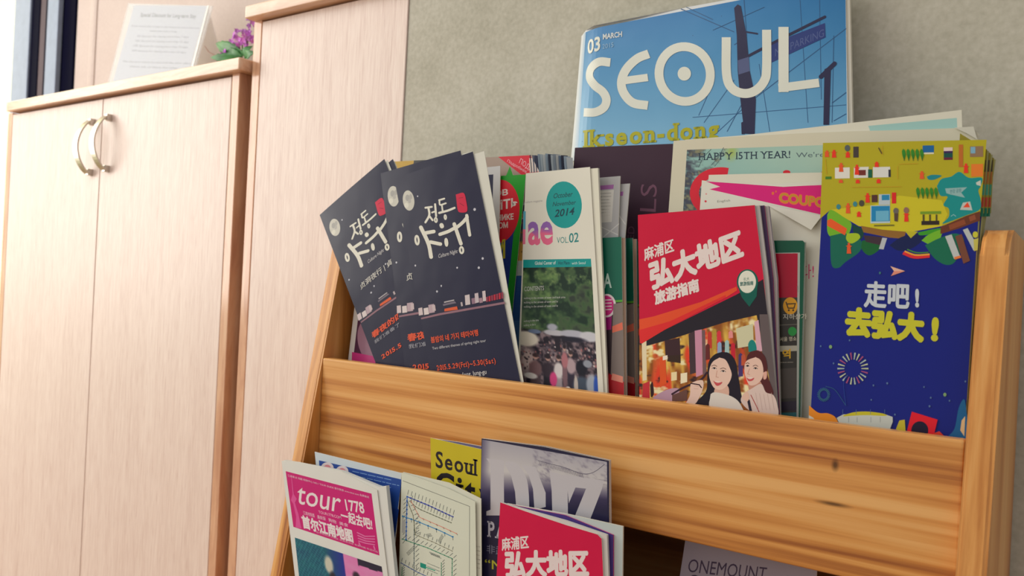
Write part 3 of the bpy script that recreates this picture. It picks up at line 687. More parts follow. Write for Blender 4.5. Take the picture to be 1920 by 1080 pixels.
# teal leaflets, three alike
def teal(lab, y0, dx, top):
    it = Item('teal_leaflet', lab, 'leaflet', y0, LEAN, FU, (1150 + dx, 700), 'glossy teal leaflets beside the pink guide')
    it.begin('gloss'); s_ = lambda p: (p[0] + dx, p[1] + top)
    it.slab([s_(p) for p in ((1100, 448), (1165, 444), (1170, 742), (1104, 738))], .0012, (58, 46, 52)); it.xf = s_
    it.poly([(1100, 448), (1165, 444), (1167, 566), (1102, 570)], (18, 104, 84)); it.poly([(1102, 566), (1167, 562), (1167, 566), (1102, 570)], (90, 170, 60))
    it.poly([(1102, 572), (1148, 570), (1146, 618), (1102, 622)], (160, 22, 120)); it.ell(1138, 573, 17, 22, (236, 224, 230)); it.ell(1137, 573, 14, 18.5, (216, 50, 140))
    for q in range(4): it.stroke([(1128, 563 + q * 6), (1147, 562 + q * 6)], 2.2, (240, 214, 226), False)
    it.text('KOREA', (1078, 543), (1147, 539), (0, -26), (188, 216, 206), .02)
    it.poly([(1150, 570), (1167, 567), (1170, 738), (1144, 734)], (136, 124, 120)); it.poly([(1148, 612), (1167, 604), (1168, 618), (1148, 624)], (232, 120, 96)); it.poly([(1104, 716), (1142, 700), (1170, 716), (1170, 742), (1104, 738)], (190, 34, 44)); it.poly([(1148, 700), (1168, 706), (1168, 718), (1146, 712)], (236, 150, 130)); it.poly([(1104, 700), (1140, 694), (1142, 702), (1104, 716)], (120, 20, 40))
    it.xf = lambda p: p; it.end('cover')
    it.begin(); it.slab([s_(p) for p in ((1104, 448), (1172, 446), (1175, 742), (1108, 738))], .0016, (168, 140, 122), (196, 200, 204), dy=.0013); it.end('pages')
teal('teal leaflet with letter A and magenta disc, frontmost of three beside white magazine', .0345, 0, 0)
teal('teal leaflet showing only its blue-grey right edge, middle of three', .0478, 21, 2)
teal('teal leaflet glimpsed as dark strip at left edge of the pink guide, rearmost of three', .0520, 40, 8)
# dark purple hotel book
it = Item('hotel_guide', 'dark purple hotel guide book with thin rotated title letters', 'book', .0660, LEAN, FU, (1160, 640))
it.begin('matte'); it.slab([(1078, 277), (1262, 269.5), (1244, 640), (1050, 640)], .001, (56, 26, 50))
it.text('HOTELS', (1222, 562), (1232, 346), (-30, -2), (118, 76, 100), -.005); it.text('SELECTED', (1184, 520), (1190, 425), (-12, -1), (104, 66, 90), 0)
it.end('cover')
it.begin(); it.slab([(1080, 279), (1261, 271), (1243, 640), (1052, 640)], .0035, (196, 190, 186), dy=.0011); it.end('pages')

# ------------------------------------------------------------------ the big blue city magazine
ZS = zoom(1000, 0, 1 / 3)
def sky(u, v):
    img = mixc((52, 128, 190), (134, 190, 224), v * 1.05 + .12 * (fbm(u, v, 4, 8) - .5)); img = mixc(img, (150, 192, 226), np.clip(.45 - u, 0, 1) * .55 * v); return mixc(img, (28, 100, 160), np.clip(u - .55, 0, 1) * (1 - v) * 1.2)
SL_ = .12
it = Item('city_magazine', 'large blue city magazine with white title at the back of the rack', 'magazine', .0735, SL_, FU, (1300, 600))
it.step = 1e-5; it.begin('gloss')
it.slab([(1078, 62), (1092, 53), (1112, 47), (1290, 13), (1585, -40), (1591, 300), (1062, 300)], .0012, (222, 228, 232))
it.grid((1087, 58), (1585, -38), (1589, 285), (1069, 297), 60, 40, sky)
it.grid((1080, 62), (1092, 56), (1080, 300), (1063, 300), 8, 6, lambda u, v: mixc((232, 236, 238), (160, 190, 220), u ** 1.5))
DK = (44, 44, 78)
WI = (52, 96, 144)
for a, b, wd in (((260, 480), (1060, 90), 1.2), ((270, 795), (1150, 240), 1.6), ((230, 630), (900, 660), 1), ((900, 660), (1760, 590), 1), ((280, 200), (900, 200), .8), ((830, 50), (1130, 180), 1.2), ((1040, 740), (1180, 610), 1), ((1250, 550), (1760, 160), 1.2), ((1500, 0), (1545, 690), .8), ((1610, 0), (1620, 560), .8), ((1270, 360), (1330, 740), .8), ((930, 650), (1010, 470), .8), ((960, 690), (1130, 450), .8), ((1680, 580), (1760, 520), 1.2), ((1690, 680), (1760, 640), 1), ((860, 40), (1010, 110), .8), ((1185, 0), (1200, 200), .8), ((1010, 170), (1300, 40), .8), ((1090, 740), (1170, 590), .8), ((1690, 200), (1680, 690), .8)):
    it.stroke([ZS(*a), ZS(*b)], wd * 1.3, WI, False)
it.poly(zs(ZS, [(1340, 245), (1640, 130), (1644, 210), (1340, 352)]), (44, 62, 128)); it.text('NO PARKING', ZS(1360, 318), ZS(1635, 205), (0, -14), (80, 96, 150), .0)
it.stroke(zs(ZS, [(1210, 315), (1400, 215), (1640, 95)]), 5, DK); it.stroke(zs(ZS, [(1200, 180), (1260, 190)]), 3, DK)
it.poly(zs(ZS, [(1130, 45), (1150, 25), (1168, 35), (1200, 200), (1218, 400), (1252, 560), (1245, 755), (1188, 752), (1165, 560), (1150, 400), (1145, 200)]), DK)
it.poly(zs(ZS, [(1150, 340), (1212, 320), (1218, 400), (1155, 420)]), (86, 96, 138)); it.poly(zs(ZS, [(1170, 690), (1190, 680), (1190, 755), (1172, 755)]), DK)
it.poly(zs(ZS, [(1638, 390), (1674, 372), (1664, 702), (1632, 702)]), DK); it.stroke(zs(ZS, [(1618, 432), (1695, 358)]), 8, DK)
TW = (226, 230, 220)
it.stroke(bez(zs(ZS, [(434, 352), (372, 348), (322, 382), (312, 432), (345, 480), (392, 518), (412, 562), (396, 606), (345, 632), (278, 630)]), 6), 16, TW, False)
it.stroke(bez(zs(ZS, [(650, 303), (585, 330), (525, 388), (497, 455), (508, 520), (560, 578), (645, 594)]), 6), 16.5, TW, False); it.stroke(zs(ZS, [(505, 455), (645, 436)]), 14, TW, False)
it.ring(*ZS(852, 417), 48, 51.5, 16.5, TW, -.2, 48); it.ell(*ZS(850, 415), 12.5, 13, TW)
it.stroke(bez(zs(ZS, [(1086, 210), (1088, 420), (1120, 498), (1185, 526), (1250, 510), (1300, 455), (1313, 380), (1313, 168)]), 8), 17, TW, False)
it.stroke(zs(ZS, [(1408, 152), (1408, 518)]), 19, TW, False); it.stroke(zs(ZS, [(1380, 496), (1608, 466)]), 16, TW, False)
it.text('03', ZS(295, 300), ZS(377, 280), (0, -25), TW, .025); it.text('MARCH', ZS(392, 222), ZS(500, 206), (0, -9.5), (216, 224, 226), .03); it.text('2015', ZS(390, 276), ZS(452, 264), (0, -8.5), (150, 190, 220), .0)
it.text('Ikseon-dong', ZS(276, 828), ZS(1045, 768), (0, -30), (178, 176, 40), .035, serif=True)
def bend(v):
    t = max(0.0, (at(1112, 150, .1).x - v.x)); return Vector((v.x, v.y + 10 * t * t, v.z))
it.end('cover', bend)
it.begin(); it.slab([(1082, 64), (1112, 49), (1290, 16), (1592, -40), (1600, 300), (1066, 300)], .0045, (224, 222, 210), dy=.0014); it.end('pages', bend)

# cream newspaper with "happy 15th year"
ZH = zoom(1240, 240, 1 / 6)
it = Item('newspaper', 'cream folded newspaper with anniversary headline, behind the coupon and blue brochures', 'newspaper', .0520, LEAN, FU, (1400, 640))
it.begin(); it.slab([(1263, 264), (1370, 257), (1500, 250), (1600, 246), (1700, 243.5), (1800, 240), (1826, 242), (1836, 252), (1834, 262), (1840, 420), (1830, 640), (1236, 640)], .0008, (216, 212, 190))
def happy(u, v):
    img = mixc((142, 190, 186), (186, 212, 194), u * .8 + .2 * fbm(u, v, 6, 3)); n = fbm(u, v, 22, 14, .8)
    m = np.clip((.17 - u + .12 * (v - .3) + (n - .5) * .5) * 9, 0, 1); img = mixc(img, (70, 76, 92), m); img = mixc(img, (140, 140, 110), m * np.clip((n - .52) * 8, 0, 1)); return blob(img, u, v, .27, .05, .05, .12, (170, 190, 90), 1)
it.grid((1288, 281), (1600, 270), (1580, 440), (1278, 440), 110, 60, happy)
it.stroke(bez(zs(ZH, [(560, 420), (640, 330), (700, 220)]), 5), 1, (56, 90, 100)); it.stroke(zs(ZH, [(600, 430), (650, 370)]), 1, (56, 90, 100)); it.stroke(zs(ZH, [(420, 440), (470, 330), (560, 240)]), 1, (56, 76, 80))
it.text('HAPPY 15TH YEAR!', ZH(415, 362), ZH(1450, 335), (0, -13), (46, 66, 84), .012, serif=True); it.text("We're giving", ZH(1515, 332), ZH(2150, 318), (0, -9), (90, 110, 118), .0)
it.ring(1352, 362, 50, 40, 17, (222, 30, 56), 0, 30, math.radians(120), math.radians(285)); it.ell(1475, 323, 7, 4, (224, 30, 50)); it.ell(1545, 324, 5, 4, (224, 30, 50))
it.end('front_sheet')
it.begin(); it.slab([(1285, 262), (1390, 254), (1600, 230), (1803, 206), (1806, 300), (1290, 300)], .0008, (226, 224, 208), dy=.0015, to_floor=False)
it.poly([(1628, 236), (1794, 221), (1795, 241), (1632, 247)], (164, 208, 204)); it.lines((1400, 262), (1600, 244), (0, 5), 2, (190, 190, 180), 1, 2); it.end('back_sheet')
it.dy = 0
it.begin(); a_ = [it.P(p, .001) for p in ((1790, 240), (1826, 238), (1833, 262), (1812, 250))]
it.face(a_, lin((206, 204, 190)) * GAIN); it.face([p + Vector((0, -.0006, 0)) for p in a_][::-1], lin((214, 212, 198)) * GAIN); it.stroke([(1812, 250), (1822, 241)], .8, (120, 120, 112)); it.end('curled_corner')

# coupon leaflet
it = Item('coupon_leaflet', 'white folded leaflet with pink coupon band left of the blue brochures', 'leaflet', .0400, LEAN, FU, (1420, 700))
it.begin(); it.slab([(1329, 328), (1400, 326), (1562, 323), (1540, 800), (1290, 790)], .001, (224, 222, 206), dy=.0018); it.end('back_leaf')
it.begin(); it.slab([(1316, 338), (1330, 340), (1400, 346), (1562, 340), (1536, 800), (1284, 790)], .001, (226, 225, 214), dy=0)
PK = (222, 22, 126)
it.poly(zs(ZH, [(500, 600), (900, 628), (1370, 662), (1600, 650), (1990, 634), (1990, 1025), (1800, 975), (1150, 828), (540, 690), (660, 660)]), PK)
it.text('COUPON', ZH(1318, 832), ZH(1960, 905), (.6, -17), (240, 120, 60), .075); it.text('COUPON', ZH(1330, 826), ZH(1950, 899), (.6, -15.5), (196, 150, 50), .02); it.ell(*ZH(1255, 735), 2.4, 3, (236, 110, 60)); it.ell(*ZH(1290, 715), 1.4, 2, (236, 110, 60))
it.text('English', ZH(630, 838), ZH(775, 826), (0, -4), (130, 130, 124), 0); it.ell(*ZH(498, 825), 2, 2, (220, 50, 70)); it.ell(*ZH(505, 742), 1.5, 1.5, (226, 150, 150))
it.text('다!', (1503, 524), (1526, 521), (0, -24), (224, 70, 130), .0)
for k in range(8): it.stroke([(1503 - k * .4, 570 + k * 18), (1509 - k * .4, 571 + k * 18)], 1.6, (70, 100, 104), False)
it.end('front_leaf')
it.begin(); b_ = [it.P(p, q) for p, q in (((1438, 384), .0012), ((1542, 405), .0012), ((1524, 432), .0045))]
it.face(b_[::-1], lin((224, 222, 212)) * GAIN); it.face([p + Vector((0, .0005, 0)) for p in b_], lin((214, 212, 202)) * GAIN); it.end('folded_flap')

# green framed food leaflet
Z7 = zoom(1400, 380, .3893)
it = Item('food_leaflet', 'dark green framed leaflet with crimson block and yellow icons beside the pink guide', 'leaflet', .0340, LEAN, FU, (1470, 760))
it.begin('gloss'); it.slab([(1420, 453), (1440, 451), (1505, 451), (1509, 455), (1500, 786), (1424, 780)], .001, (14, 88, 66))
it.poly(zs(Z7, [(50, 243), (257, 240), (250, 1040), (50, 1030)]), (176, 182, 176)); it.poly(zs(Z7, [(50, 246), (246, 244), (244, 456), (50, 460)]), (176, 16, 52)); it.poly(zs(Z7, [(50, 460), (244, 456), (240, 1030), (50, 1020)]), (60, 58, 54))
it.ell(*Z7(210, 497), 13.5, 16, (222, 160, 38)); it.stroke(zs(Z7, [(190, 480), (200, 508), (228, 508), (234, 486), (198, 488)]), 2.2, (70, 56, 40)); it.ell(*Z7(203, 518), 1.8, 2, (70, 56, 40)); it.ell(*Z7(224, 518), 1.8, 2, (70, 56, 40))
it.text('지하상가', Z7(175, 562), Z7(290, 560), (0, -9), (196, 194, 182), .01); it.stroke(zs(Z7, [(155, 590), (243, 586)]), 1.5, (110, 106, 98), False)
it.ell(*Z7(220, 620), 8, 8.5, (44, 150, 70)); it.text('서울 명소', Z7(160, 668), Z7(240, 664), (0, -7), (196, 190, 170), .02)
it.poly(zs(Z7, [(150, 690), (243, 688), (243, 714), (150, 718)]), (186, 184, 168)); it.text('역', Z7(172, 752), Z7(212, 748), (0, -15), (226, 178, 40), .03); it.lines(Z7(160, 770), Z7(240, 768), (0, 3), 1, (150, 146, 136), 1.4, 6)
it.poly(zs(Z7, [(160, 800), (240, 795), (240, 940), (160, 945)]), (84, 78, 74)); it.poly(zs(Z7, [(150, 960), (240, 955), (240, 1000), (150, 1005)]), (50, 42, 60)); it.poly(zs(Z7, [(150, 1012), (240, 1010), (240, 1034), (150, 1030)]), (40, 110, 116))
it.text('TJ', Z7(242, 425), Z7(248, 424), (0, -8), (120, 126, 120), 0)
it.end('cover')
it.begin(); it.slab([(1422, 455), (1511, 454), (1503, 786), (1426, 780)], .0012, (176, 196, 194), dy=.0012); it.end('inner_leaf')

# ------------------------------------------------------------------ pink district guides
Z5 = zoom(1190, 380, .2222); Z5b = zoom(1190, 600, .1759)
def guide_top(s, Zm=None):
    f = Zm or (lambda x, y: Z5(x, y)); Wt = (240, 226, 224)
    s.text('麻浦区', f(82, 490), f(335, 405), (-1.5, -20), Wt, .03); s.text('弘大地区', f(140, 730), f(925, 440), (-6, -42), Wt, .055); s.text('旅游指南', f(172, 858), f(550, 740), (-2.6, -20), Wt, .05)
def woman(s, f, hair, hairc, face, skin, eyes, nose, mouth, sh, shc, extra=()):
    s.poly(bez(zs(f, hair + hair[:1]), 6)[:-1], hairc)
    for p, c in extra: s.poly(bez(zs(f, p + p[:1]), 5)[:-1], c)
    s.poly(bez(zs(f, sh + sh[:1]), 4)[:-1], shc); s.poly(bez(zs(f, face + face[:1]), 6)[:-1], skin)
    for (x, y, wd, dy) in eyes:
        s.poly(bez(zs(f, [(x - wd, y + 2), (x - wd * .3, y - 9), (x + wd * .5, y - 7 + dy), (x + wd, y + 4 + dy), (x + wd * .3, y + 9), (x - wd * .5, y + 8), (x - wd, y + 2)]), 3)[:-1], (236, 226, 220))
        s.ell(*f(x, y), 1.9, 1.6, (44, 28, 30), n=12); s.stroke(bez(zs(f, [(x - wd, y + 2), (x - wd * .3, y - 9), (x + wd * .5, y - 7 + dy), (x + wd, y + 4 + dy)]), 3), .9, (60, 38, 38)); s.stroke(bez(zs(f, [(x - wd * 1.2, y - 24), (x, y - 34), (x + wd * 1.1, y - 24 + dy)]), 3), 1.2, (120, 84, 74))
    s.stroke(zs(f, nose), 1.0, (206, 148, 130)); s.poly(bez(zs(f, mouth + mouth[:1]), 4)[:-1], (206, 84, 92)); mx = [((mouth[0][0] * .75 + mouth[2][0] * .25), (mouth[0][1] * .7 + mouth[2][1] * .3) + 4), ((mouth[0][0] * .25 + mouth[2][0] * .75), (mouth[0][1] * .3 + mouth[2][1] * .7) + 4)]; s.stroke(zs(f, mx), 1.4, (246, 236, 230))
def shop(u, v):
    x = u; n = vnoise(u, v, 42, 5, 2); n2 = fbm(u, v, 12, 9, .8)
    img = mixc((150, 84, 30), (240, 200, 90), np.clip((n - .25) * 1.6, 0, 1)); img = mixc(img, (236, 70, 40), np.clip((vnoise(u, v, 26, 3, 5) - .6) * 4, 0, 1)); img = mixc(img, (250, 240, 190), np.clip((n2 - .6) * 7, 0, 1)); img = mixc(img, (56, 34, 36), np.clip((.36 - n2) * 9, 0, 1)); return img
it = Item('pink_guide', 'pink district guide with two women, tall one in the upper tier', 'guidebook', .0225, LEAN, FU, (1320, 740), 'pink district guides')
it.begin('gloss'); it.slab([(1196, 403), (1330, 392), (1415, 384.5), (1432, 522), (1457, 782), (1201, 748)], .0012, (212, 8, 60), (214, 206, 206))
f = Z5b
it.grid(f(50, 250), f(1340, -120), f(1530, 1020), f(50, 850), 150, 100, shop)
it.poly(zs(Z5, [(45, 1130), (250, 1075), (860, 775), (1085, 645), (1140, 1100), (1060, 1100), (1030, 950), (760, 1010), (600, 1060), (280, 1160), (60, 1220)]), (36, 30, 42))
it.poly(zs(f, [(1330, -60), (1420, -60), (1530, 1020), (1500, 1030), (1400, 420), (1350, 330)]), (104, 92, 94))
it.poly(zs(f, [(320, 220), (480, 190), (490, 370), (330, 400)]), (64, 38, 44)); it.poly(zs(f, [(575, 150), (650, 110), (660, 560), (590, 580)]), (72, 54, 62)); it.poly(zs(f, [(640, 115), (715, 100), (725, 580), (655, 610)]), (212, 150, 178)); it.poly(zs(f, [(715, 110), (750, 105), (765, 560), (728, 590)]), (120, 92, 96))
it.poly(zs(f, [(1275, 20), (1320, 0), (1360, 330), (1300, 340)]), (226, 178, 196)); it.poly(zs(f, [(1080, 90), (1260, 40), (1270, 270), (1100, 300)]), (216, 214, 178))
for x, y0, y1, c in ((800, 120, 300, (206, 60, 50)), (850, 90, 310, (190, 160, 60)), (900, 110, 330, (226, 56, 70)), (905, 230, 370, (150, 176, 214)), (985, 210, 360, (170, 206, 206)), (1050, 240, 420, (206, 34, 56)), (1025, 110, 190, (238, 150, 150)), (1130, 350, 600, (74, 56, 120)), (1160, 360, 480, (200, 90, 60)), (780, 250, 420, (110, 40, 40))):
    it.poly(zs(f, [(x - 22, y0 + 20), (x, y0), (x + 20, y0 + 18), (x + 24, y1), (x - 24, y1 + 6)]), c)
it.poly(bez(zs(f, [(1215, 340), (1212, 250), (1250, 210), (1290, 250), (1295, 335), (1215, 340)]), 5), (20, 138, 132))
it.poly(zs(f, [(75, 200), (125, 190), (130, 640), (85, 650)]), (240, 226, 190)); it.poly(zs(f, [(490, 570), (560, 560), (560, 660), (490, 680)]), (250, 240, 206)); it.poly(zs(f, [(390, 560), (450, 550), (450, 640), (390, 650)]), (246, 230, 180)); it.poly(zs(f, [(360, 380), (490, 370), (490, 460), (345, 440)]), (60, 40, 30)); it.poly(zs(f, [(90, 680), (160, 650), (160, 840), (80, 820)]), (206, 50, 60)); it.poly(zs(f, [(265, 400), (330, 380), (340, 680), (270, 720)]), (232, 90, 36)); it.poly(zs(f, [(300, 385), (350, 375), (350, 420), (300, 430)]), (250, 240, 220))
it.poly(bez(zs(f, [(165, 700), (190, 660), (205, 780), (175, 820), (165, 700)]), 4), (50, 26, 30))
it.poly(zs(Z5, [(38, 985), (160, 960), (560, 838), (860, 708), (865, 740), (770, 800), (250, 1075), (60, 1190), (44, 1180)]), (238, 84, 44)); it.poly(zs(Z5, [(38, 1075), (300, 1000), (770, 778), (770, 800), (250, 1075), (60, 1190), (44, 1180)]), (232, 46, 48))
guide_top(it)
it.poly(zs(Z5, [(868, 700), (905, 800), (968, 878), (1030, 790), (1038, 690)]), (8, 96, 84)); it.ell(*Z5(952, 668), 20, 23.5, (10, 100, 88)); it.ell(*Z5(950, 668), 16.5, 21, (232, 234, 220)); it.text('长大', Z5(918, 660), Z5(968, 655), (0, -5.5), (60, 120, 110), .01); it.text('旅游指南', Z5(888, 702), Z5(1002, 694), (0, -6.5), (50, 110, 104), .03)
# bag over the shoulder and the two women
it.poly(bez(zs(f, [(180, 850), (230, 800), (370, 735), (480, 740), (400, 870), (180, 850)]), 5), (196, 158, 180)); it.stroke(bez(zs(f, [(400, 790), (520, 720), (700, 640), (770, 560)]), 5), [3.5] * 16, (56, 26, 44)); it.poly(zs(f, [(400, 800), (560, 740), (560, 860), (400, 870)]), (110, 74, 66))
woman(it, f, [(930, 340), (1010, 355), (1075, 440), (1105, 600), (1130, 760), (1140, 880), (1020, 900), (800, 920), (690, 900), (640, 890), (760, 760), (775, 600), (790, 450), (850, 370)], (30, 22, 38),
      [(905, 400), (970, 425), (1015, 510), (1035, 590), (1000, 680), (930, 740), (850, 725), (805, 640), (795, 545), (830, 450)], (240, 206, 190), [(850, 515, 24, 2), (945, 545, 26, 3)], [(880, 540), (868, 606), (895, 612)], [(835, 645), (885, 670), (935, 660), (915, 690), (872, 700)],
      [(810, 790), (860, 770), (1000, 800), (1100, 860), (1160, 960), (1170, 1010), (820, 960)], (230, 224, 216), [([(860, 710), (990, 700), (1000, 820), (920, 850), (850, 790)], (226, 184, 166))])
it.poly(bez(zs(f, [(545, 890), (590, 800), (595, 700), (620, 665), (700, 640), (735, 660), (720, 760), (640, 900), (545, 890)]), 4), (240, 208, 194)); it.stroke(zs(f, [(600, 675), (690, 690), (712, 720)]), 2.2, (60, 28, 40)); it.stroke(zs(f, [(640, 700), (690, 712)]), .7, (206, 160, 146)); it.stroke(zs(f, [(630, 730), (680, 735)]), .7, (206, 160, 146))
woman(it, f, [(1240, 335), (1320, 325), (1390, 390), (1415, 500), (1420, 600), (1480, 780), (1400, 790), (1340, 720), (1260, 600), (1190, 500), (1200, 390)], (88, 34, 36),
      [(1290, 395), (1345, 430), (1372, 520), (1360, 620), (1300, 685), (1230, 695), (1195, 640), (1170, 540), (1190, 440)], (238, 202, 186), [(1205, 490, 16, 0), (1290, 515, 22, 3)], [(1225, 520), (1205, 575), (1228, 582)], [(1190, 612), (1230, 632), (1275, 615), (1258, 645), (1215, 650)],
      [(1200, 760), (1250, 730), (1350, 680), (1400, 770), (1480, 800), (1520, 900), (1515, 1030), (1270, 990), (1140, 880), (1150, 800)], (228, 206, 198), [([(1210, 680), (1330, 650), (1350, 720), (1230, 750)], (206, 150, 130)), ([(1370, 560), (1410, 550), (1405, 620), (1375, 630)], (232, 180, 164))])
it.stroke(zs(f, [(1240, 800), (1300, 920), (1335, 1000)]), 1.4, (176, 60, 60)); it.stroke(zs(f, [(1215, 860), (1240, 980)]), 5, (40, 32, 52)); it.poly(bez(zs(f, [(1140, 830), (1190, 760), (1225, 810), (1200, 870), (1140, 830)]), 4), (236, 198, 180))
for k in range(5): it.stroke(zs(f, [(1290 + k * 42, 790 - abs(k - 2) * 8), (1320 + k * 42, 960)]), .6, (206, 180, 172), False)
it.end('cover')
it.begin('matte'); it.slab([(1200, 404), (1424, 385), (1441, 523), (1459, 782), (1204, 748)], .0022, (190, 186, 184), (196, 192, 190), dy=.0014); it.end('pages')
# copies behind it
for k, (dx, c, lab) in enumerate(((14, (70, 44, 84), 'navy edged guide booklet right behind the tall pink guide'), (22, (196, 186, 186), 'grey edged guide booklet behind the navy edged one'))):
    g = Item('guide_booklet', lab, 'guidebook', .0262 + k * .0024, LEAN, FU, (1330, 740), 'guide booklets behind the tall pink guide')
    g.begin('gloss'); g.slab([(1206, 405), (1419 + dx, 385 + k), (1437 + dx * .9, 523), (1459 + dx * .2, 782), (1206, 748)], .0010, c, (206, 60, 110) if k == 0 else (190, 190, 196)); g.end('cover')
    g.begin('matte'); g.slab([(1208, 406), (1421 + dx, 386 + k), (1439 + dx * .9, 523), (1460 + dx * .2, 782), (1208, 749)], .0009, (150, 146, 160), dy=.0011); g.end('pages')

# ------------------------------------------------------------------ blue map brochures, a stack of four
ZR = zoom(1530, 260, .2222); ZR6 = zoom(1480, 220, .5744); ZRb = zoom(1510, 680, 1 / 6)
BL = (10, 28, 134)
def blue_art(s):
    f = ZR; OR = (240, 80, 44)
    s.poly([(1543, 268), (1850, 262), (1838, 400), (1765, 424), (1700, 432), (1640, 428), (1590, 410), (1556, 394), (1538, 410)], (186, 176, 30))
    s.poly(zs(f, [(120, 600), (480, 560), (700, 480), (1060, 520), (1110, 640), (1060, 738), (800, 788), (560, 768), (360, 738), (230, 660)]), (212, 202, 38))
    # rim of leaves, cliff and lake
    s.poly(bez(zs(f, [(95, 640), (130, 600), (230, 660), (300, 720), (260, 830), (180, 850), (100, 800), (95, 640)]), 5), (120, 186, 40)); s.poly(bez(zs(f, [(120, 820), (250, 800), (380, 860), (370, 950), (250, 1040), (190, 1090), (130, 1060), (120, 820)]), 5), (14, 108, 88))
    s.poly(bez(zs(f, [(305, 720), (400, 770), (380, 850), (320, 800), (305, 720)]), 5), (10, 70, 60)); s.poly(bez(zs(f, [(390, 860), (560, 850), (540, 930), (450, 985), (385, 930), (390, 860)]), 5), (20, 104, 50))
    s.poly(zs(f, [(95, 690), (125, 675), (262, 760), (245, 815), (95, 735)]), (240, 96, 40)); s.poly(bez(zs(f, [(260, 800), (350, 800), (370, 840), (300, 885), (255, 850), (260, 800)]), 5), (170, 200, 40))
    s.poly(zs(f, [(380, 735), (560, 768), (760, 785), (740, 845), (620, 835), (400, 790)]), (150, 106, 44)); s.poly(zs(f, [(400, 815), (560, 830), (545, 900), (420, 870)]), (66, 48, 60)); s.poly(zs(f, [(560, 835), (600, 840), (570, 935), (530, 930)]), (190, 196, 206))
    s.poly(bez(zs(f, [(620, 900), (720, 830), (860, 800), (920, 830), (820, 920), (700, 945), (620, 900)]), 5), (12, 28, 84)); s.poly(zs(f, [(750, 780), (860, 785), (800, 840)]), (196, 190, 40)); s.poly(bez(zs(f, [(860, 790), (1050, 755), (1000, 800), (880, 815), (860, 790)]), 5), (60, 160, 40)); s.poly(bez(zs(f, [(890, 860), (950, 810), (1060, 770), (1040, 860), (980, 900), (890, 860)]), 5), (120, 190, 44)); s.poly(bez(zs(f, [(920, 900), (1040, 840), (1180, 800), (1250, 860), (1180, 1030), (1100, 1065), (1000, 1010), (920, 900)]), 5), (16, 112, 84))
    s.poly(zs(f, [(1050, 745), (1270, 650), (1385, 612), (1385, 690), (1200, 760), (1050, 805)]), (110, 56, 34)); s.poly(zs(f, [(1120, 730), (1250, 680), (1265, 720), (1130, 770)]), (146, 76, 44)); s.poly(zs(f, [(1290, 660), (1340, 640), (1350, 680), (1300, 700)]), (150, 80, 50))
    lake = [(1020, 400), (1060, 340), (1140, 320), (1210, 280), (1290, 330), (1400, 330), (1390, 400), (1370, 440), (1390, 520), (1380, 600), (1260, 650), (1070, 718), (1120, 660), (1120, 590), (1075, 560), (1110, 490), (1050, 480)]
    s.poly(bez(zs(f, lake + lake[:1]), 5)[:-1], (18, 148, 148)); s.poly(zs(f, [(1090, 420), (1275, 410), (1225, 455), (1258, 498), (1130, 470), (1100, 460)]), (150, 190, 190)); s.text('한강 공원', f(1130, 462), f(1225, 450), (0, -6), (60, 130, 140), .01); s.poly(zs(f, [(1215, 600), (1240, 540), (1300, 530), (1320, 605)]), (196, 206, 200)); s.poly(zs(f, [(1240, 580), (1280, 535), (1300, 580)]), OR); s.stroke(zs(f, [(1140, 655), (1160, 640), (1180, 655)]), 1.2, (150, 200, 206)); s.poly(bez(zs(f, [(935, 320), (980, 305), (1060, 312), (1000, 345), (950, 345), (935, 320)]), 4), (24, 140, 150)); s.poly(zs(f, [(1350, 370), (1390, 350), (1392, 400), (1355, 390)]), (206, 214, 206))
    # beach cabins and little red figures
    for x, y, wd, h, c in ((160, 245, 125, 92, (232, 230, 222)), (320, 240, 125, 92, (226, 228, 222)), (480, 240, 145, 88, (226, 228, 226)), (315, 68, 45, 92, (72, 64, 60)), (900, 58, 95, 60, (26, 104, 168)), (895, 118, 100, 14, (230, 226, 190)), (1078, 75, 75, 30, (236, 214, 206)), (1078, 105, 75, 18, (60, 30, 90)), (1078, 123, 75, 40, (20, 84, 74)), (1078, 160, 75, 20, (110, 30, 60)), (1205, 50, 36, 190, (196, 112, 40)), (1300, 65, 110, 90, (150, 120, 90)), (1310, 215, 100, 105, (236, 130, 44)), (470, 475, 50, 62, (86, 52, 48)), (530, 470, 95, 90, (190, 206, 216)), (555, 475, 65, 45, (40, 140, 190)), (460, 565, 165, 150, (190, 214, 222)), (468, 570, 155, 130, (30, 138, 196)), (505, 610, 110, 85, (110, 186, 220)), (640, 455, 36, 92, (226, 40, 40)), (880, 615, 175, 22, (120, 160, 40)), (900, 640, 16, 60, (90, 84, 40)), (955, 640, 14, 60, (90, 84, 40)), (1010, 640, 14, 60, (90, 84, 40)), (890, 695, 150, 34, (50, 40, 34)), (360, 265, 60, 45, (120, 46, 40)), (440, 260, 34, 70, (10, 100, 76)), (612, 262, 18, 62, (44, 48, 60)), (1305, 70, 40, 55, (130, 180, 206)), (80, 320, 50, 22, (70, 130, 40)), (490, 728, 170, 12, (120, 116, 40))):
        s.poly(zs(f, [(x, y), (x + wd, y - wd * .02), (x + wd, y + h - wd * .02), (x, y + h)]), c)
    for k, (x, y, h) in enumerate(((92, 100, 55), (152, 95, 65), (268, 110, 50), (212, 205, 75), (345, 220, 85), (512, 195, 45), (210, 345, 28), (352, 345, 32), (528, 340, 36), (893, 275, 65), (1265, 210, 80), (435, 460, 80), (270, 545, 85), (362, 615, 45), (762, 610, 90), (278, 880, 90))):
        r = (240, 56, 34) if k % 3 else (236, 92, 44)
        s.poly(zs(f, [(x - 18, y + h), (x - 14, y + h * .35), (x - 26, y + h * .3), (x - 8, y + h * .2), (x - 10, y), (x + 10, y), (x + 10, y + h * .22), (x + 26, y + h * .3), (x + 14, y + h * .4), (x + 20, y + h)]), r)
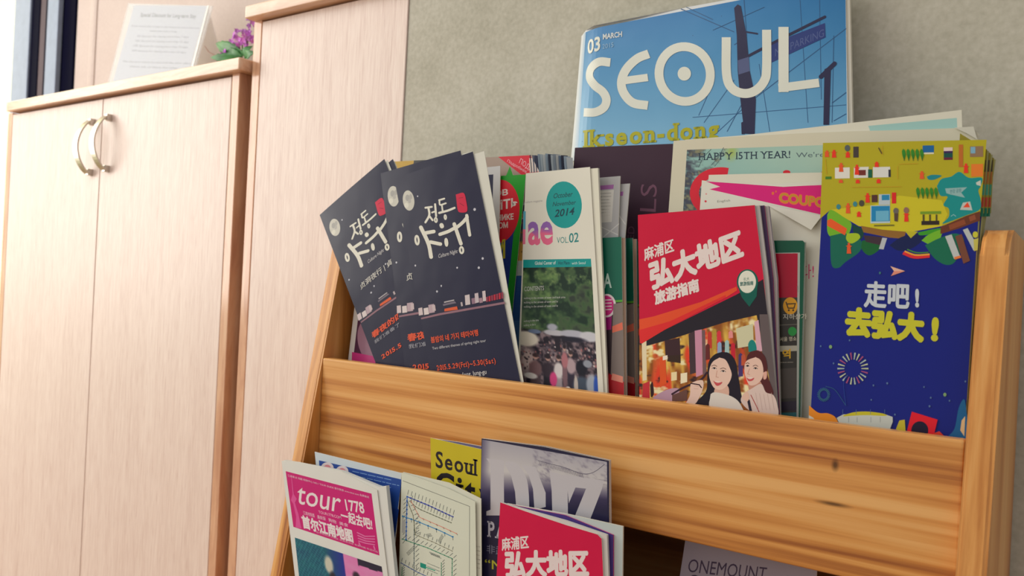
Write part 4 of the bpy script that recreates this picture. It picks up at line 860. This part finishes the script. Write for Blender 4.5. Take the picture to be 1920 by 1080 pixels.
    for x, y in ((190, 575), (330, 552)): s.ell(*f(x, y), 4, 5, (60, 140, 150), n=12)
    for x, y, c in ((675, 610, (110, 104, 100)), (762, 605, (150, 110, 100)), (265, 80, (90, 100, 100)), (385, 545, (80, 76, 64))): s.ell(*f(x, y), 5, 6, c, n=12)
    s.poly(zs(f, [(660, 630), (695, 630), (690, 700), (662, 695)]), (90, 70, 60)); s.stroke(zs(f, [(530, 80), (555, 125)]), 2, (90, 70, 40))
    for bx, by, n_, hh in ((725, 85, 5, 100), (845, 410, 5, 95)):
        for k in range(n_):
            x = bx + k * 38; s.poly(zs(f, [(x, by + 20), (x + 12, by), (x + 26, by + 15), (x + 34, by + hh * .5), (x + 20, by + hh), (x + 4, by + hh * .55)]), (52, 140, 40)); s.stroke(zs(f, [(x + 18, by + hh * .5), (x + 20, by + hh)]), 1.2, (40, 100, 40))
    for a, b in (((700, 215), (860, 210)), ((690, 230), (690, 340)), ((80, 170), (90, 300)), ((300, 410), (720, 405)), ((560, 60), (560, 140))): s.stroke([f(*a), f(*b)], .8, (214, 166, 40), False)
    # rainbow, paper plane, plank signs
    s.stroke(bez(zs(f, [(735, 965), (830, 1000), (960, 992)]), 6), 5.5, (226, 44, 56), False); s.stroke(bez(zs(f, [(748, 950), (840, 982), (960, 976)]), 6), 3, (240, 170, 60), False); s.stroke(bez(zs(f, [(770, 935), (850, 962), (950, 960)]), 6), 2.4, (70, 140, 60), False)
    s.poly(zs(f, [(1090, 825), (1145, 808), (1215, 990), (1165, 1015)]), (196, 204, 206)); s.poly(zs(f, [(1175, 825), (1230, 805), (1300, 1030), (1245, 1055)]), (122, 74, 56)); s.poly(zs(f, [(1240, 770), (1280, 755), (1360, 900), (1330, 945)]), (190, 200, 200)); s.poly(zs(f, [(1165, 1000), (1220, 985), (1225, 1005), (1172, 1020)]), (236, 130, 60)); s.ell(*f(1345, 810), 5, 6, (206, 206, 60)); s.poly(zs(f, [(1330, 850), (1372, 840), (1365, 940), (1335, 950)]), (200, 196, 90))
    g = ZR6
    s.poly(zs(g, [(330, 486), (378, 502), (332, 518), (342, 502)]), (232, 150, 130)); s.poly(zs(g, [(330, 486), (378, 502), (342, 502)]), (240, 190, 170)); s.ell(*g(296, 508), 2, 2.5, (60, 120, 130), n=10)
    s.text('走吧', g(243, 615), g(392, 622), (1.5, -40), (206, 216, 228), .035); s.text('!', g(411, 616), g(424, 617), (0, -30), (206, 216, 228), .05)
    s.text('去弘大', g(180, 706), g(440, 728), (2, -42), (206, 206, 50), .075); s.text('!', g(462, 724), g(486, 726), (2, -38), (206, 206, 50), .06)
    for x, y, r in ((135, 749, 3), (103, 747, 1.5), (197, 728, 1.5), (508, 905, 3), (145, 803, 1.5), (320, 868, 1.8), (275, 875, 1.6), (462, 915, 1.6), (458, 943, 1.8), (523, 925, 1.5), (575, 862, 1.6), (345, 970, 1.6), (268, 922, 1.4), (440, 880, 1.4)): s.ell(*g(x, y), r, r * 1.2, (130, 170, 120) if r > 2 else (90, 120, 170), n=10)
    cx, cy = g(208, 820)
    for k in range(22):
        t = k / 22 * math.tau; c = ((196, 206, 170), (170, 80, 130), (176, 196, 190))[k % 3]; s.stroke([(cx + 16 * math.cos(t), cy + 17 * math.sin(t)), (cx + 29 * math.cos(t), cy + 30 * math.sin(t))], [1.6, 3], c, False)
    cx, cy = g(113, 905)
    for k in range(24):
        t = k / 24 * math.tau; s.stroke([(cx + 7 * math.cos(t), cy + 8 * math.sin(t)), (cx + 12 * math.cos(t), cy + 13 * math.sin(t))], 1.3, (60, 120, 140), False)
    s.stroke(bez(zs(g, [(185, 940), (178, 870), (190, 840)]), 5), 1.2, (40, 70, 160)); s.stroke(bez(zs(g, [(185, 940), (150, 890), (120, 878)]), 5), 1.2, (44, 90, 140))
    h = ZRb
    s.poly(bez(zs(h, [(45, 480), (150, 562), (260, 570), (345, 620), (350, 720), (40, 700)]), 6) + [h(45, 480)], (240, 146, 36)); s.poly(zs(h, [(42, 590), (95, 620), (120, 690), (40, 670)]), (226, 222, 206))
    s.poly(zs(h, [(355, 620), (430, 580), (900, 580), (985, 610), (985, 665), (950, 760), (400, 720)]), (206, 212, 206)); s.poly(bez(zs(h, [(430, 590), (560, 555), (720, 550), (890, 575), (900, 598), (700, 590), (560, 595), (430, 605)]), 5), (206, 196, 40)); s.poly(zs(h, [(600, 710), (860, 740), (850, 775), (600, 740)]), (150, 154, 160))
    for x in (490, 585, 740, 845): s.stroke([h(x, 610), h(x, 670)], 1, (150, 160, 160), False)
    for x in (425, 575, 735, 895): s.stroke([h(x, 525), h(x, 580)], .8, (90, 120, 160), False)
    s.poly(zs(h, [(1020, 750), (1060, 650), (1120, 640), (1130, 770)]), (206, 190, 50)); s.poly(zs(h, [(1140, 790), (1200, 550), (1490, 640), (1445, 830)]), (232, 22, 44)); s.ell(*h(1290, 760), 16, 17, (26, 18, 50)); s.poly(zs(h, [(1450, 790), (1510, 770), (1590, 850), (1450, 830)]), (226, 60, 40))
    s.poly(bez(zs(h, [(1590, 840), (1680, 740), (1730, 500), (1800, 430), (1810, 860), (1590, 840)]), 5), (22, 100, 160)); s.poly(zs(h, [(1760, 650), (1800, 600), (1790, 830), (1745, 760)]), (226, 196, 150))
labs = ['blue and yellow illustrated map brochure in front of its stack at the right end', 'blue and yellow brochure directly behind the front one of the right stack, edge showing', 'blue and yellow brochure third in the right stack, thin edge showing', 'blue and yellow brochure rearmost of the right stack, lowest top edge']
for k, (tl, tr, br, bl) in enumerate((((1548, 276), (1843, 270), (1808, 824), (1519, 790)), ((1552, 280), (1851, 281), (1804, 824), (1523, 790)), ((1556, 284), (1858, 288), (1790, 824), (1527, 790)), ((1560, 288), (1864, 297), (1778, 824), (1531, 790)))):
    it = Item('blue_brochure', labs[k], 'brochure', .0215 + .0022 * k, LEAN, FU, (1690, 800), 'blue and yellow map brochures')
    it.begin('gloss'); it.slab([tl, tr, br, bl], .0005, BL, (90, 110, 60))
    if k == 0: blue_art(it)
    else:
        it.poly([(1800, 250), (tr[0], tr[1]), (tr[0] - 6, 400), (1790, 400)], (150, 140, 40)); x = tr[0]
        for j, (a, b, c) in enumerate(((300, 322, (70, 60, 40)), (322, 344, (176, 110, 40)), (346, 366, (70, 160, 130)), (370, 388, (190, 70, 40)), (390, 406, (20, 120, 90)))): it.poly([(x - 14, a), (x - 2 - j * 1.2, a), (x - 3 - j * 1.2, b), (x - 15, b)], c)
    it.end('cover')
    it.begin(); it.slab([(tl[0] + 2, tl[1] + 1), (tr[0] + 3, tr[1] + 2), (br[0] + 1.5, br[1]), (bl[0] + 2, bl[1])], .0012, (176, 176, 120), (130, 130, 90), dy=.0006); it.end('inner_leaf')

# ------------------------------------------------------------------ lower tier
ZT = zoom(520, 840, .2222); Z7b = zoom(500, 800, .25928); MG = (206, 18, 120)
it = Item('tour_newspaper', 'white folded newspaper with magenta tour title at the lower left', 'newspaper', -.0385, 0, FL, (640, 1080))
it.begin(); it.slab([(528, 864), (560, 866), (640, 884), (707, 919), (727, 1080), (553, 1080)], .0008, (228, 230, 226))
it.poly(zs(ZT, [(70, 195), (795, 385), (862, 908), (135, 665)]), MG)
LP = (238, 190, 216); Wp = (238, 228, 232)
it.text('tour', ZT(178, 468), ZT(545, 548), (-3, -39), Wp, .004, shear=.22); it.text('1778', ZT(580, 525), ZT(738, 552), (-3, -20), Wp, .02, shear=-.05)
it.text('TOUR1778.COM', ZT(350, 550), ZT(540, 600), (-1, -5), LP, .005); it.text('一起去吧!', ZT(540, 610), ZT(805, 690), (-2, -18), Wp, .03)
it.text('江南地铁图', ZT(220, 560), ZT(315, 585), (-1, -6), LP, .01); it.text('最新版', ZT(340, 595), ZT(410, 612), (-1, -6), LP, .01); it.text('购物', ZT(435, 620), ZT(500, 640), (-1, -6), LP, .01); it.text('美食', ZT(525, 648), ZT(600, 668), (-1, -6), LP, .01)
it.text('首尔江南地图', ZT(215, 668), ZT(645, 795), (-3, -20), Wp, .045)
it.text('江南景点 地图 购物中心 NO.1 TOUR GUIDE 首尔旅游 www.tour.com 免费赠阅', ZT(90, 240), ZT(775, 425), (-.6, -3.6), LP, .01); it.text('首尔特别市江南区 旅游咨询处 免费地图 欢迎光临', ZT(330, 715), ZT(850, 885), (-.6, -3), LP, .0)
it.poly(zs(ZT, [(118, 250), (124, 250), (140, 390), (165, 430), (150, 460), (180, 560), (205, 680), (155, 668), (160, 580), (135, 470), (115, 440), (130, 390)]), (226, 84, 160))
for k in range(4): it.stroke(zs(ZT, [(672 + k * 4, 712 + k * 24), (740 + k * 4, 745 + k * 20), (825, 745 + k * 24)]), 2, (230, 120, 180), False)
it.stroke(zs(ZT, [(690, 800), (700, 825)]), 2.5, (230, 120, 180)); it.stroke(zs(ZT, [(815, 830), (825, 858)]), 2.5, (230, 120, 180))
def harbour(u, v):
    img = mixc((18, 70, 110), (20, 110, 120), fbm(u, v, 9, 4)); img = mixc(img, (34, 50, 150), np.clip((u - .34) * 5, 0, 1)); d = (np.sin((u * 3 + v) * 60) > .6) * (u < .33); img = mixc(img, (70, 160, 170), d * .5)
    t = (u > .56); p = mixc((226, 120, 186), (226, 150, 200), fbm(u, v, 8, 40)); img = np.where(t[..., None], p, img); img = mixc(img, (40, 34, 60), ((v < .16 + .02 * np.sin(u * 30)) & (u > .72)) * 1.0)
    img = blob(img, u, v, .37, .33, .06, .22, (206, 206, 190), .4); img = blob(img, u, v, .40, .62, .05, .2, (44, 40, 56), .4)
    img = blob(img, u, v, .68, .42, .05, .12, (60, 40, 60), .4); img = blob(img, u, v, .84, .45, .08, .12, (206, 190, 196), .5); img = blob(img, u, v, .92, .75, .1, .15, (70, 50, 60), .4); img = blob(img, u, v, .72, .85, .05, .08, (90, 60, 90), .4); return blob(img, u, v, .1, .98, .2, .12, (40, 60, 50), .5)
it.grid(ZT(148, 755), ZT(880, 1000), ZT(930, 1330), ZT(200, 1230), 80, 50, harbour)
it.end('front_sheet')
it.begin(); it.slab([(532, 863), (640, 883), (712, 913), (724, 911), (741, 1080), (558, 1080)], .0045, (226, 228, 224), (206, 210, 210), dy=.0010); it.end('inner_sheets')

ZMp = zoom(740, 860, .2037)
it = Item('city_map', 'unfolded city map with blue panel and subway diagram, behind the tour newspaper', 'map', -.0270, 0, FL, (760, 1080))
it.begin(); it.slab([(590, 847), (753, 887), (735, 1080), (612, 1080)], .0006, (206, 218, 226))
it.poly([(598, 863), (753, 899), (738, 1020), (605, 985)], (24, 70, 156)); it.poly([(600, 925), (748, 955), (739, 1018), (605, 985)], (16, 56, 140))
it.ell(*Z7b(438, 300), 12, 11, (226, 214, 216)); it.ell(*Z7b(438, 302), 7, 7, (224, 140, 150)); it.ell(*Z7b(545, 325), 12, 11, (226, 214, 216)); it.ell(*Z7b(545, 326), 7, 7, (224, 140, 150)); it.ell(*Z7b(440, 330), 7, 6, (140, 110, 90))
it.lines(Z7b(620, 322), Z7b(965, 400), (-1, 7), 3, (120, 160, 214), 1.3, 5, .3); it.lines((725, 1000), (738, 1003), (0, 8), 1, (150, 180, 210), 1, 2)
it.lines((726, 1036), (744, 1040), (-.5, 5), 9, (150, 166, 190), 1.1, 8); it.end('blue_panel')
it.begin(); it.slab([(753, 886), (785, 896), (840, 916), (891, 941), (893, 1080), (748, 1080)], .0006, (222, 228, 212), dy=-.0008)
LG = (120, 128, 124); m = ZMp
it.stroke(zs(m, [(75, 203), (690, 440), (688, 1080)]), 1, (120, 124, 120), False)
def station(pts, col, n, wd=1.6, tick=None, tl_=14, rr=1.8):
    it.stroke(zs(m, pts), wd, col, False)
    L_ = [math.hypot(pts[i + 1][0] - pts[i][0], pts[i + 1][1] - pts[i][1]) for i in range(len(pts) - 1)]; T = sum(L_)
    for k in range(n + 1):
        d = T * k / n; i = 0
        while i < len(L_) - 1 and d > L_[i]: d -= L_[i]; i += 1
        t = d / L_[i]; x = pts[i][0] + (pts[i + 1][0] - pts[i][0]) * t; y = pts[i][1] + (pts[i + 1][1] - pts[i][1]) * t
        it.layer -= 1; it.ell(*m(x, y), rr, rr, col, n=8)
        if tick: it.layer -= 1; it.stroke(zs(m, [(x + tick[0] * .3, y + tick[1] * .3), (x + tick[0], y + tick[1])]), 1.2, LG, False)
station([(115, 350), (300, 425), (535, 535)], (60, 80, 190), 13, 1.8, (14, -62)); station([(115, 350), (105, 745)], (50, 110, 200), 10, 1.6, (-32, 34)); station([(150, 400), (190, 440), (240, 470), (520, 590)], (120, 128, 110), 14, 1.3, (16, -60), rr=1.2); station([(150, 390), (230, 540), (440, 630), (570, 690)], (226, 150, 130), 8, 1.3, (10, 14), rr=1.2)
station([(75, 530), (190, 570), (410, 660), (535, 720)], (50, 140, 200), 6, 1.6, (2, 30)); station([(180, 570), (178, 1090)], (90, 110, 116), 12, 1.3, (46, -44), rr=1.2); station([(190, 700), (360, 770), (530, 850)], (150, 150, 130), 9, 1.2, (10, -40), rr=1.1); station([(70, 740), (300, 820), (530, 920), (528, 1090)], (60, 150, 120), 16, 1.4, (40, -36), rr=1.2); station([(60, 960), (200, 1040), (330, 1100)], (80, 110, 170), 8, 1.4, (12, -46), rr=1.2); station([(120, 400), (170, 520), (190, 700)], (120, 120, 90), 7, 1.2, (40, -20), rr=1); station([(430, 960), (430, 1090)], (60, 140, 110), 5, 1.2, (30, -30), rr=1); station([(70, 1000), (66, 1090)], (60, 140, 100), 4, 1.2, (24, -24), rr=1)
it.poly(zs(m, [(235, 955), (290, 975), (288, 1018), (236, 998)]), (20, 150, 130)); it.stroke(zs(m, [(290, 1000), (370, 1030)]), 1.6, (30, 170, 140)); it.lines(m(300, 960), m(420, 1010), (0, 6), 3, LG, 1, 4); it.poly(zs(m, [(68, 560), (98, 570), (96, 690), (66, 680)]), (186, 190, 186))
for a, b in (((285, 700), (335, 690)), ((400, 760), (440, 690)), ((110, 870), (190, 790)), ((320, 860), (420, 900))): it.lines(m(*a), m(*b), (1.4, 2), 3, LG, 1.1, 3, .1)
it.end('subway_panel')
it.begin(); it.slab([(756, 885), (842, 905), (902, 935), (903, 1080), (752, 1080)], .0006, (224, 226, 210), dy=.0012); it.lines((893, 1024), (901, 1026), (0, 8), 6, (150, 130, 120), 1.2, 4); it.end('inner_sheet')

it = Item('yellow_guide', 'yellow city guide with black serif lettering behind the subway map', 'guidebook', -.0150, 0, FL, (850, 1060))
it.begin('gloss'); it.slab([(807, 821), (905, 843), (905, 1060), (812, 1060)], .001, (206, 190, 40))
it.text('Seoul', Z7b(1222, 290), Z7b(1525, 355), (0, -29), (36, 30, 40), .022, serif=True); it.text('City', Z7b(1222, 495), Z7b(1640, 590), (0, -44), (30, 26, 38), .028, serif=True); it.end('cover')
it.begin(); it.slab([(809, 822), (860, 829), (908, 838), (908, 1060), (815, 1060)], .002, (96, 92, 130), dy=.0011); it.end('pages')

ZD = zoom(880, 800, .35417)
def dmz(u, v):
    img = mixc((178, 176, 188), (206, 204, 206), np.clip(v * 3, 0, 1)); img = mixc(img, (66, 60, 96), np.clip((v - .30 - .12 * np.abs(u - .6)) * 4, 0, 1)); img = mixc(img, (40, 38, 72), np.clip((v - .55) * 5, 0, 1)); img = mixc(img, (70, 64, 100), np.clip((.07 - u) * 10, 0, 1)); return mixc(img, (110, 104, 130), (fbm(u, v, 30, 6) - .5) * 2 * (v < .5) * (u > .4))
it = Item('border_tour_brochure', 'dark brochure with big silver letters beside the yellow guide', 'brochure', -.0200, 0, FL, (1020, 1080))
it.begin('gloss'); it.slab([(903, 822), (1020, 838), (1142, 864), (1143, 1080), (898, 1080)], .0012, (36, 34, 66))
it.grid((904, 824), (1138, 866), (1139, 985), (899, 985), 70, 50, dmz)
SV = (198, 196, 204); d = ZD
it.poly(zs(d, [(90, 168), (182, 178), (184, 440), (205, 462), (205, 470), (90, 470), (90, 448), (112, 440), (112, 200)]), SV)
it.poly(bez(zs(d, [(192, 182), (250, 194), (298, 262), (314, 345), (318, 475)]), 5) + zs(d, [(252, 475), (242, 345), (222, 262), (192, 205)]), SV)
it.poly(zs(d, [(277, 203), (350, 212), (404, 350), (404, 425), (345, 440), (337, 330), (314, 255)]), SV)
it.poly(zs(d, [(424, 228), (436, 240), (520, 262), (522, 480), (440, 480), (436, 340)]), SV)
it.poly(zs(d, [(500, 252), (712, 286), (702, 330), (640, 490), (556, 480), (618, 328), (562, 322), (527, 405), (520, 330), (520, 262)]), SV)
it.stroke(bez(zs(d, [(365, 180), (420, 195), (500, 215), (600, 250), (660, 240), (715, 200)]), 4), 1, (90, 86, 110))
for k in range(26): it.stroke(zs(d, [(370 + k * 9, 185 + k * 2.4), (378 + k * 9, 205 + k * 2.6)]), .7, (110, 104, 124), False)
it.text('PANMUNJOM', d(95, 580), d(560, 650), (0, -28), (190, 190, 206), .025, serif=True); it.text('非武装地带', d(92, 668), d(330, 700), (0, -14), (130, 132, 156), .0); it.text('“Military', d(82, 752), d(360, 790), (0, -19), (186, 186, 60), .01);
it.end('cover')
it.begin(); it.slab([(905, 822), (1022, 837), (1143, 863), (1145, 1080), (900, 1080)], .0025, (60, 58, 84), (196, 194, 196), dy=.0013); it.end('pages')

it = Item('pink_guide', 'pink district guide cut off by the photo bottom, lower tier', 'guidebook', -.0360, 0, FL, (1040, 1080), 'pink district guides')
it.begin('gloss'); it.slab([(938, 942), (980, 957), (1060, 984), (1120, 1002), (1128, 1010), (1131, 1080), (931, 1080)], .0010, (216, 18, 76))
fm = lambda x, y: (d(185, 790)[0] + (x - 140) * .192, d(185, 790)[1] + (y - 730) * .2 + (x - 140) * .073)
it.text('麻浦区', d(172, 655), d(316, 640), (-1, -20), (240, 226, 228), .03); it.text('弘大地区', d(188, 790), d(635, 785), (-1, -40), (240, 226, 228), .055); it.text('旅游指南', d(190, 860), d(420, 858), (-1, -18), (240, 226, 228), .05)
it.end('cover')
it.begin(); it.slab([(941, 943), (1060, 976), (1138, 1003), (1141, 1080), (934, 1080)], .0026, (214, 210, 206), (206, 202, 202), dy=.0012); it.end('pages')
g = Item('guide_booklet', 'booklet with grey-blue back cover behind the lower pink guide', 'guidebook', -.0315, 0, FL, (1040, 1080))
g.begin('gloss'); g.slab([(946, 944), (1060, 966), (1145, 1001), (1150, 1003), (1150, 1080), (940, 1080)], .0010, (70, 50, 130), (216, 40, 110)); g.end('cover')
g.begin(); g.slab([(950, 944), (1060, 963), (1168, 987), (1167, 1080), (944, 1080)], .0016, (196, 208, 208), dy=.0012); g.end('pages')

ZO = zoom(1150, 960, .23438)
it = Item('resort_leaflet', 'pale lilac leaflet with thin grey lettering tucked under the rail', 'leaflet', .0400, 0, FL, (1400, 1080))
it.begin(); it.slab([(1286, 1006), (1532, 1066), (1526, 1180), (1270, 1110)], .001, (178, 172, 190)); it.text('ONEMOUNT', ZO(592, 478), ZO(1215, 548), (4, -24), (78, 66, 96), .0, shear=.0); it.text('S', ZO(600, 606), ZO(668, 614), (4, -24), (70, 60, 92), .02)
it.end('cover')
